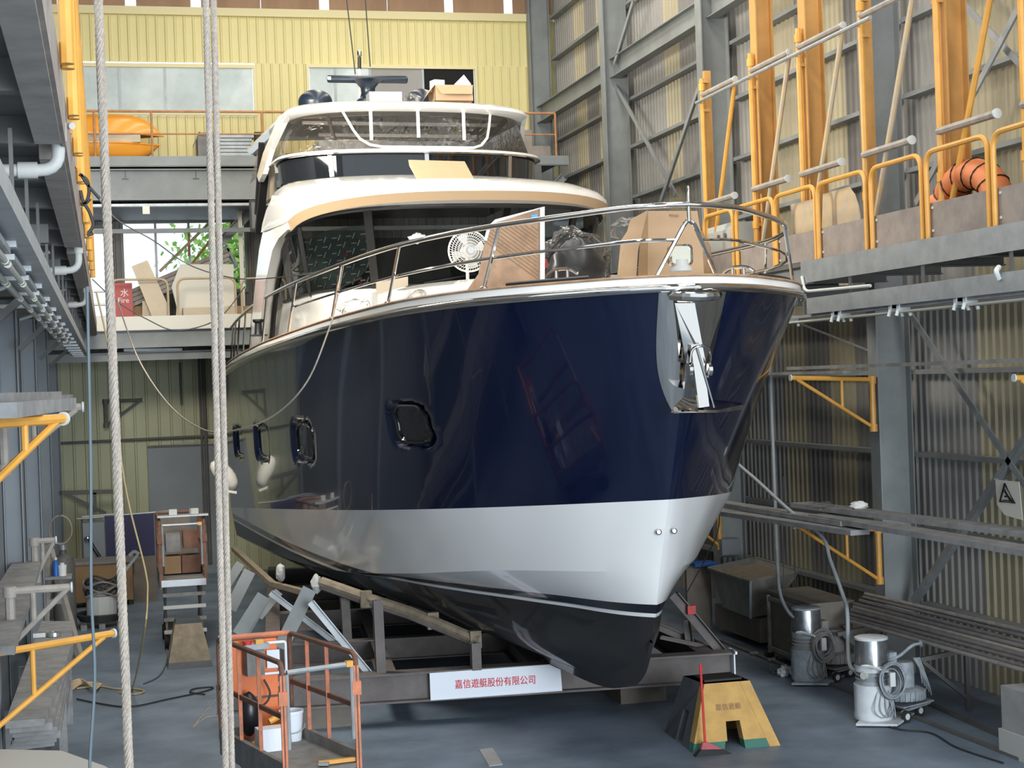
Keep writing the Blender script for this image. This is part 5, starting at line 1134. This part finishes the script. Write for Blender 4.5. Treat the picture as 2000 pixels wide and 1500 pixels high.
for i,(k,f,m_) in enumerate(((.2,.28,'paint_yellow'),(.42,.3,'paint_yellow'),(.24,.34,'blue_plastic'))):
    p=Z(L(L(BL,BR,k),L(FL,FR,k),f),.82+.24*(i==1)); MB().tube([p,p+V((.12,.03,.05))],.035,8).build('tape_roll',m_,label=['yellow tool handle at the back of the lift','yellow tool handle resting on the white carton','blue tool handle at the back of the lift'][i],cat='tool')
p=Z(L(L(BL,BR,.6),L(FL,FR,.5),.93),.83); tt=thing('yellow_saw','yellow handled tool lying at the lift entrance','tool',p); MB().bar(p,p+V((.42,.05,.0)),.05,.04).build('handle','paint_yellow',tt); MB().bar(p+V((-.0,-.03,0)),p+V((.1,-.06,0)),.06,.03).build('blade','galv',tt)
MB().tube(smooth([Z(BL,1.05)+V((.1,0,0)),Z(BL,1.25)+V((-.15,.05,-.2)),Z(BL,1.0)+V((-.3,.1,-.05)),Z(BL,1.15)+V((-.05,0,.1))]),.012,6).build('hose_loop','rope',label='pale hose loop sticking out of the left of the orange lift',cat='hose')
# rear scissor lift in the aisle
t,Z,L,(FL,FR,BR,BL)=lift('scissor_lift','dirty dark scissor lift parked in the aisle at the back left',(.83,29.6),(1.62,29.6),(1.62,31.4),(.83,31.4),1.28,2.36,'rust_bar','crate_brown','lift_grey',False)
for k,(a,b,z,m_) in enumerate(((.1,.5,1.3,'carton_dark'),(.5,.95,1.3,'rust_bar'),(.15,.5,1.7,'lift_grey'),(.55,.9,1.75,'rust_bar'))):
    p=Z(L(L(FL,FR,(a+b)/2),L(BL,BR,(a+b)/2),.5),z+.17); MB().box(p,((b-a)*.75,.4,.32)).build('tool_case',m_,label=['brown tool case low in the rear lift, left','rusty tool case low in the rear lift, right','grey tool case stacked in the rear lift, left','rusty tool case stacked in the rear lift, right'][k],cat='case',group='tool cases in the rear lift')
for k in range(4): MB().bar(Z(FL,.35+.22*k)+V((.02,-.03,0)),Z(FR,.35+.22*k)+V((-.02,-.03,0)),.05,.06).build('front_rung','plaster_white' if k in(0,2) else 'lift_grey',t)
MB().bar(Z(FL,zd:=1.2)+V((0,-.03,.02)),Z(FR,1.2)+V((0,-.03,.02)),.05,.12).build('entry_step','steel_bright',t)
MB().box(Z(FL,2.42)+V((.42,.05,.0)),(.9,.2,.03)).build('top_shelf','galv',t)
for i,x in enumerate((.25,.62)): MB().box(Z(FL,2.49)+V((x,.05,0)),(.14,.1,.1),.3*i).build('small_can','plaster_white',label='small pale can on top of the rear lift, '+['left','right'][i],cat='can')
# ================================================================== BACK LEFT CLUTTER
def bxp(name,label,x0,x1,yb,yt,Y,dep,m,cat,z0=None):
    p,q=uy(x0,yb,Y),uy(x1,yt,Y); z=p.z if z0 is None else z0; return MB().bx(p.x,q.x,Y,Y+dep,z,q.z).build(name,m,label=label,cat=cat)
bxp('navy_board','dark navy board standing behind the workbench',207,300,1085,1003,37.6,.1,'navy_board','board',0)
t=thing('workbench','brown plywood-fronted workbench at the back of the aisle','workbench',uz(190,1200,0)); p,q=uy(137,1180,36.4),uy(258,1092,36.4)
MB().bx(p.x,q.x,36.4,37.2,.12,q.z-.06).build('front_panel','carton_dark',t); MB().bx(p.x-.03,q.x+.05,36.35,37.3,q.z-.06,q.z).build('top','lift_grey',t)
for x in(p.x+.05,q.x-.05): MB().bx(x-.05,x+.05,36.5,37.1,0,.12).build('foot','black',t)
bxp('dark_cabinet','dark low cabinet right of the workbench',262,305,1185,1090,36.8,.6,'crate_brown','cabinet',0)
t=thing('control_cabinet','grey machine cabinet with dark hoses behind the workbench','cabinet',uy(185,1090,37.5)); p,q=uy(164,1090,37.5),uy(203,1020,37.5); MB().bx(p.x,q.x,37.5,38,0,q.z).build('body','panel_blue',t); MB().bx(p.x-.04,p.x,37.45,38,0,q.z+.05).build('side','black',t)
MB().tube(smooth([(p.x+.1,37.45,q.z-.3),(p.x+.25,37.4,q.z-.6),(p.x+.35,37.4,1.0)]),.04).build('hose','black',t); MB().ball((p.x+.08,37.42,q.z-.35),.06).build('gauge','chrome',t)
c=uz(185,1225,0); t=thing('cable_drum','white drum heaped with coiled cables on a pallet','drum',V((c.x,33.4,0))); cx_=V((-.25,33.4,0))
MB().lathe([(.30,.12),(.30,.62)],cx_,n=18).build('drum','plaster_white',t)
for k in range(9):
    r=.34-.02*(k%3); MB().tube([cx_+V((r*math.cos(a),r*math.sin(a)*.9,.66+.035*k+.05*math.sin(3*a+k))) for a in[2*math.pi*j/22 for j in range(22)]],.022,6,closed=True).build('coil','cable' if k%3 else 'lift_grey',t)
for k in range(5): MB().tube([cx_+V(((.42+.02*k)*math.cos(a),(.42+.02*k)*math.sin(a),.15+.03*k)) for a in[2*math.pi*j/22 for j in range(22)]],.02,6,closed=True).build('lower_coil','cable',t)
for x in(-.35,0,.35): MB().box(cx_+V((x,0,.05)),(.12,.9,.1)).build('pallet_bearer','plank',t)
t=thing('wooden_trestle','weathered wooden A-frame trestle at the back left','trestle',uz(110,1215,0)); a=uy(85,1100,30)
MB().bar(V((-1.1,30,2.0)),V((-.62,29.6,0)),.1,.1).build('leg','pipe_grey',t); MB().bar(V((-1.1,30,2.0)),V((-1.25,29.8,0)),.1,.1).build('leg','pipe_grey',t); MB().bar(V((-1.2,29.9,1.0)),V((-.85,29.8,1.0)),.08,.08).build('tie','pipe_grey',t)
p=uy(108,1125,29.5); MB().box((p.x,29.8,p.z-.05),(.55,.5,.04)).build('shelf_board','plank',t)
for i,(x,y0,y1,m_,cat,lab) in enumerate(((109,1124,1092,'blue_plastic','bottle','blue plastic bottle on the trestle shelf'),(122,1136,1115,'white','bucket','small white pail on the trestle shelf'))):
    a,b=uy(x,y0,29.6),uy(x,y1,29.6); h=b.z-a.z; b0=V((a.x,29.75,p.z-.03)); tt=thing('bottle' if i==0 else 'pail',lab,cat,b0); r=.06 if i==0 else .08
    MB().lathe([(r,0),(r,h*.75),(r*.5,h*.9),(r*.45,h)] if i==0 else [(r*.85,0),(r,h)],b0,n=14).build('body',m_,tt,sm=True); MB().lathe([(r*.5,0),(r*.5,.04)],b0+V((0,0,h))).build('cap' if i==0 else 'lid','cap_white',tt)
t=thing('hose_coil','pale hose coiled on a hook on the left wall','hose',uy(118,1050,33))
for k in range(4): MB().tube([uy(118,1035,33)+V((0,.03*k,0))+V((.22*math.cos(a),0,.28*math.sin(a))) for a in[2*math.pi*j/20 for j in range(20)]],.016,6,closed=True).build('coil','rope',t)
MB().bar(uy(118,1035,33)+V((0,-.05,.3)),uy(118,1035,33)+V((0,.2,.3)),.03,.03).build('hook','steel_dark',t)
t=thing('oil_drum','dark grey gas cylinder standing at the left wall','cylinder',(-1.0,33,0)); MB().lathe([(.22,0),(.22,1.3),(.18,1.45),(.07,1.52),(.06,1.6)],(-.95,33.2,0),n=18).build('cylinder','steel_dark',t,sm=True); MB().lathe([(.08,0),(.08,.1)],(-.95,33.2,1.6)).build('valve','galv',t)
t=thing('hand_truck','silver bent frame handle leaning on the workbench','frame',uy(240,1130,35.5)); MB().bar(uy(228,1135,35.5),uy(270,1082,35.5),.06,.06).bar(uy(252,1085,35.5),uy(262,1076,35.5),.1,.06).bar(uy(262,1076,35.5),uy(272,1082,35.5),.08,.06).build('handle','galv',t); MB().bar(uy(228,1135,35.5),uz(225,1195,.0),.06,.06).build('leg','galv',t)
for i,(a,b) in enumerate((((150,1014),(345,997)),((160,1010),(240,1003)))): MB().tube([uy(*a,37.66),uy(*b,37.66)],.025).build('rod','galv',label='long metal rod lying across the navy board, '+['longer','shorter'][i],cat='rod',group='rods on the navy board')
for i,pts in enumerate(([(150,1345),(190,1340),(225,1345),(260,1345),(282,1350),(262,1356),(232,1352)],[(150,1365),(200,1375),(255,1380),(330,1365),(400,1350),(415,1342),(380,1345),(372,1352),(400,1356)],[(325,1260),(326,1290),(310,1320),(280,1335)])):
    MB().tube(smooth([uz(x,y,.02) for x,y in pts]),.013,6).build('floor_cable',['cable_tan','cable','cable_grey'][i],label=['tan cable coiled on the aisle floor','black cable snaking across the aisle floor','thin grey cable trailing from the rear lift'][i],cat='cable')
t=thing('yellow_mat','yellow rope heap on the aisle floor','rope',uz(165,1340,0))
for k in range(5): MB().tube(smooth([uz(140,1348-4*k,.02+.015*k),uz(160,1335-2*k,.03+.015*k),uz(185,1333+3*k,.02+.015*k),uz(198,1336,.02)]),.014,6).build('strand','paint_dusty',t)
MB().prism([uz(936,1465,.0),uz(962,1462,.0),uz(982,1494,.0),uz(955,1497,.0)],(0,0,.012)).build('floor_patch','concrete',label='small pale patch plate on the floor at the bottom',cat='plate')
# ================================================================== RIGHT SIDE MACHINES
def vac(label,x,y,k,dark):
    t=thing('dust_extractor',label,'dust extractor',(x,y,0),'dust extractors on the floor'); g='vac_grey' if not dark else 'lift_grey'; w='vac_white' if not dark else 'vac_grey'
    b=V((x,y,0)); P=lambda dx,dy,dz:b+V((dx*k,dy*k,dz*k))
    MB().prism([P(-.34,-.2,.02),P(.1,-.42,.02),P(.62,.1,.02),P(.15,.42,.02)],(0,0,.03)).build('base_plate',w,t)
    MB().lathe([(.23*k,.05*k),(.24*k,.10*k),(.23*k,.14*k),(.23*k,.48*k)],b,n=28).build('lower_drum',w,t,sm=True)
    MB().lathe([(.22*k,.48*k),(.185*k,.56*k),(.185*k,.60*k),(.21*k,.64*k)],b,n=28).build('clamp_neck',g,t,sm=True)
    for zz in(.5,.55,.6): MB().tube([P((.20)*math.cos(a),.20*math.sin(a),zz) for a in[2*math.pi*j/24 for j in range(24)]],.012*k,5,closed=True).build('clamp_ring','galv',t)
    MB().lathe([(.21*k,.64*k),(.215*k,.72*k)],b,n=28).build('band',w,t,sm=True)
    MB().lathe([(.213*k,.72*k),(.20*k,1.02*k),(.195*k,1.04*k)],b,n=28).build('upper_drum','vac_silver',t,sm=True)
    MB().lathe([(.205*k,1.03*k),(.205*k,1.055*k),(.18*k,1.065*k)],b,n=28).build('lid',w,t,sm=True)
    MB().bar(P(.02,-.2,.70),P(.06,-.195,.66),.05*k,.01,up=(0,-1,0)).build('red_logo','red',t) if not dark else None
    MB().tube(fillet([P(-.06,-.18,.7),P(-.3,-.28,.76),P(-.24,-.36,.78),P(.12,-.24,.64)],.05),.014*k,6).build('grab_handle','cap_white',t)
    MB().lathe([(.24*k,.24*k),(.255*k,.27*k),(.255*k,.36*k),(.2*k,.39*k)],P(.46,.08,0),n=26).build('blower',g,t,sm=True)
    for j in range(26): a=2*math.pi*j/26; MB().box(P(.46+.255*math.cos(a),.08+.255*math.sin(a),.30),(.03*k,.02*k,.11*k),a).build('fin',g,t)
    MB().lathe([(.12*k,.38*k),(.12*k,.66*k),(.10*k,.70*k)],P(.48,.08,0),n=20).build('motor',g,t,sm=True)
    MB().box(P(.26,.02,.6),(.1*k,.16*k,.5*k)).build('filter_column',g,t)
    MB().tube([P(.20,.12,.5),P(.17,.12,1.02)],.06*k,10).build('exhaust_pipe','black' if not dark else g,t)
    MB().tube(smooth([P(.1,-.1,.74),P(.35,-.05,.8),P(.55,.0,.9),P(.68,.02,.92)]),[.02*k]*18+[.05*k],8).build('bracket_arm',g,t) if not dark else None
    rn=random.Random(4+dark)
    for j in range(9):
        r=(.14+.05*rn.random())*k; cc=P(.1+.04*rn.random(),-.235-.012*j,.52+.05*rn.random())
        MB().tube([cc+V((r*.9*math.cos(a),.012*math.sin(3*a),r*1.15*math.sin(a))) for a in[2*math.pi*q/26 for q in range(26)]],.011*k,6,closed=True).build('cable_coil','cable' if j%3==0 and not dark else g,t)
    for j in range(4):
        MB().tube(smooth([P(-.05+.05*j,-.22,.42),P(-.12+.08*j,-.27,.2),P(.02+.05*j,-.25,.1),P(.15,-.24,.3)]),.007*k,5).build('loose_wire',g,t)
    MB().box(P(.09,-.35,.58),(.07*k,.04*k,.17*k)).build('socket_box','cap_white' if not dark else 'plaster_white',t)
    for j in range(5): MB().tube(smooth([P(.6+.02*j,.06,.74),P(.66+.03*j,.02,.6-.05*j),P(.7+.03*j,.04,.42-.04*j)]),.008*k,5).build('loose_wire',g,t)
    for wx,wy in((.34,-.2),(.66,.06)): 
        MB().lathe([(.075*k,-.02*k),(.075*k,.02*k)],P(wx,wy,.075),(.4,-1,0),18).build('wheel','rubber',t); MB().lathe([(.04*k,-.025*k),(.04*k,.025*k)],P(wx,wy,.075),(.4,-1,0),12).build('hub','cap_white',t)
    MB().tube([P(.3,-.17,.13),P(.8,.05,.16),P(.8,.2,.16),P(.3,.25,.13)],.016*k,6).build('cart_frame',g,t); MB().bar(P(.3,.0,.17),P(.78,.12,.2),.3*k,.02).build('cart_tray',g,t)
    return P
P1=vac('dusty silver and white dust extractor in front, with a red mark',9.62,19.42,1.06,False)
P2=vac('grimy dark silver dust extractor behind, beside the crate',9.98,22.25,1.06,True)
def hose(label,pts): MB().tube(smooth(pts,8),.028,10).build('suction_hose','hose',label=label,cat='hose',sm=True)
hose('grey suction hose rising straight beside the hull from the rear extractor',[P2(-.15,-.1,.8)+V((0,0,.12)),uy(1540,1195,22.4),uy(1522,1150,23),uy(1517,1050,24),uy(1513,950,24.5),uy(1508,820,24.8),uy(1505,730,24.8),uy(1502,640,24.8)])
hose('grey suction hose running diagonally down to the front extractor',[P1(-.17,-.12,.62),uy(1672,1312,19.6),uy(1658,1290,19.8),uy(1655,1200,20.2),uy(1648,1168,20.6),uy(1622,1095,21.2),uy(1605,1048,21.5),uy(1540,995,22.3),uy(1480,940,23.2),uy(1430,895,24),uy(1390,840,25)])
MB().tube([P1(-.19,-.14,.61),P1(-.06,-.06,.6)],.05,12).build('hose_cuff','plaster_white',label='pale hose cuff on the front extractor inlet',cat='hose',sm=True)
line('floor_cable','thin dark cable running from the front extractor to the frame edge',[uz(1715,1413,.015),uz(1760,1425,.015),uz(1820,1432,.015),uz(1870,1460,.015),uz(1960,1490,.015)],.012,'cable')
# pipe stack on wall brackets
t0=[(1690,1160,2010,1234),(1686,1166,2010,1245),(1680,1173,2010,1258),(1670,1180,2010,1266),(1668,1186,2010,1276),(1664,1192,2010,1284),(1658,1199,2010,1292),(1655,1206,2010,1304),(1657,1212,2010,1312)]
for i,(x0,y0,x1,y1) in enumerate(t0):
    X=11.05-.07*i; a=ux(x0,y0,X); b=ux(x1,y1,X)+V((0,-.0,0)); d=(b-a); b=b+d*.15
    MB().tube([a,b],[.03,.026,.031,.034,.03,.034,.028,.03,.028][i],10).build('steel_pipe','pipe_grey' if i in(0,4,8) else 'steel_dark' if False else mat('pipe_brown',(.26,.23,.22),.6,noise=.25,scale=6),label='long dusty steel pipe on the right wall rack, '+ORD[i]+' from the wall',cat='pipe',sm=True,group='pipes on the right rack')
for i,Y in enumerate((22.0,19.6,17.2)):
    tt=thing('pipe_rack','steel rack bracket under the pipe stack, '+['far','middle','near'][i],'rack',(11.1,Y,0),'racks under the pipe stack'); MB().bar((10.35,Y,.72),(11.6,Y,.86),.06,.06).build('arm','steel_dark',tt); MB().bar((10.45,Y,.7),(11.1,Y,.15),.05,.05).build('diagonal','steel_dark',tt); MB().bar((11.1,Y,.8),(11.1,Y,.0),.06,.06).build('upright','steel_dark',tt)
# skip, crates
sk=thing('tilting_skip','dirty steel tapered skip on a wooden crate','skip',(10.85,26.2,.35))
tp=[uz(1384,1110,1.2),uz(1466,1136,1.2),uz(1562,1116,1.2),uz(1476,1090,1.2)]; bt=[uz(1412,1186,.55),uz(1466,1207,.55),uz(1502,1200,.55)]; bt.append(bt[0]+bt[2]-bt[1]); cn=sum(tp,V((0,0,0)))/4
MB().loft([[p for p in bt],[p for p in tp],[p+(cn-p).normalized()*.06+V((0,0,.0)) for p in tp],[p+(cn-p)*.1+V((0,0,.03)) for p in bt]],closed=True).add(bt,[(0,1,2,3)]).build('tub','skip_steel',sk)
MB().tube(tp,.03,6,closed=True).build('rim','skip_steel',sk)
for k,(p,q) in enumerate(((tp[1],bt[1]),)): MB().bar(p,q,.04,.04).build('edge_strip','galv',sk)
MB().prism([p+(cn-p)*.08-V((0,0,.08)) for p in tp],(0,0,.01)).build('waste_fill','foam_tan',sk)
cr=thing('steel_crate','dark steel crate with lid in front of the skip','crate',(10.7,24.1,0)); q=[uz(1498,1152,1.12),uz(1583,1180,1.12),uz(1668,1172,1.12)]; q.append(q[0]+q[2]-q[1])
MB().prism([V((p.x,p.y,1.08)) for p in q],(0,0,.04)).build('lid','crate_brown',cr); MB().prism([V((p.x+(.03 if i in(0,3) else -.03),p.y,.12)) for i,p in enumerate(q)],(0,0,.96)).build('body','crate_brown',cr)
a,b=q[0],q[1]; 
for z in(.2,1.0): MB().bar(V((a.x-.01,a.y,z)),V((b.x-.01,b.y,z)),.03,.06).build('frame_bar','lift_grey',cr)
for p in(a+(b-a)*.04,a+(b-a)*.96): MB().bar(V((p.x-.01,p.y,.12)),V((p.x-.01,p.y,1.05)),.05,.04).build('frame_bar','lift_grey',cr)
for p in q: MB().box((p.x,p.y,.06),(.12,.12,.12)).build('foot','black',cr)
MB().prism([V((10.40,27.1,.12)),V((10.42,25.1,.12)),V((11.3,25.1,.12)),V((11.3,27.1,.12))],(0,0,.4)).build('wooden_crate','crate_brown',label='dark wooden crate under the tapered skip',cat='crate')
bxp('wall_box','grey electrical box with conduits behind the skip',1411,1446,1085,1052,28.6,.2,'panel_blue','electrical box'); 
for i,x in enumerate((1416,1426,1438)): MB().tube([uy(x,1088,28.65),uy(x+1,1120,28.65)],.04).build('conduit','panel_blue',label='grey conduit below the electrical box, '+['left','middle','right'][i],cat='conduit',group='conduits below the electrical box')
bxp('panel_board','dark panel standing behind the cradle corner',1345,1388,1240,1108,27.5,.1,'crate_brown','panel',0)
bxp('blue_tray','blue and white tray on the dark panel behind the stem',1358,1402,1108,1098,27.4,.4,'blue_plastic','tray')
MB().tube(smooth([uy(1405,1000,28),uy(1398,1050,28),uy(1340,1160,26)]),.012,6).build('hanging_cable','cable',label='black cable draped from the planks to the dark panel',cat='cable')
for i,(x,dx) in enumerate(((1530,0),(1552,3))): MB().tube([uy(x,930 if i==0 else 1100,24.4),uy(x+dx,1195,24.2)],.008,5).build('hanging_cable','cable',label='thin black cable hanging in front of the steel crate, '+['left','right'][i],cat='cable')
# litter and corner block
c=uz(1535,1318,0); t=thing('plastic_litter','heap of crumpled clear plastic on the floor by the extractor','plastic',c)
rnd=random.Random(8)
for k in range(7): MB().ball((c.x+rnd.uniform(-.2,.2),c.y+rnd.uniform(-.15,.15),.06+.03*rnd.random()),.09,8,6,(1,1,.8),.7).build('scrap','vac_white' if k%2 else 'clear_bag',t)
for k in range(6): p=uz(1490+rnd.uniform(-25,40),1285+rnd.uniform(-10,10),0); MB().ball((p.x,p.y,.03),.07,7,5,(1.3,1,.5),.7).build('dirt_clump','lift_grey',label='small dirt clump on the floor beside the steel crate, %s'%['first','second','third','fourth','fifth','sixth'][k],cat='dirt',group='dirt clumps on the floor')
p=uz(1970,1475,0); t=thing('corner_block','weathered concrete block on a pale base at the lower right corner','block',(10.6,16.6,0)); MB().bx(p.x-.02,p.x+1,16.3,17.25,.3,.82).build('block','concrete',t); MB().bx(p.x-.04,p.x+1,16.25,17.3,0,.3).build('base','plaster_white',t)
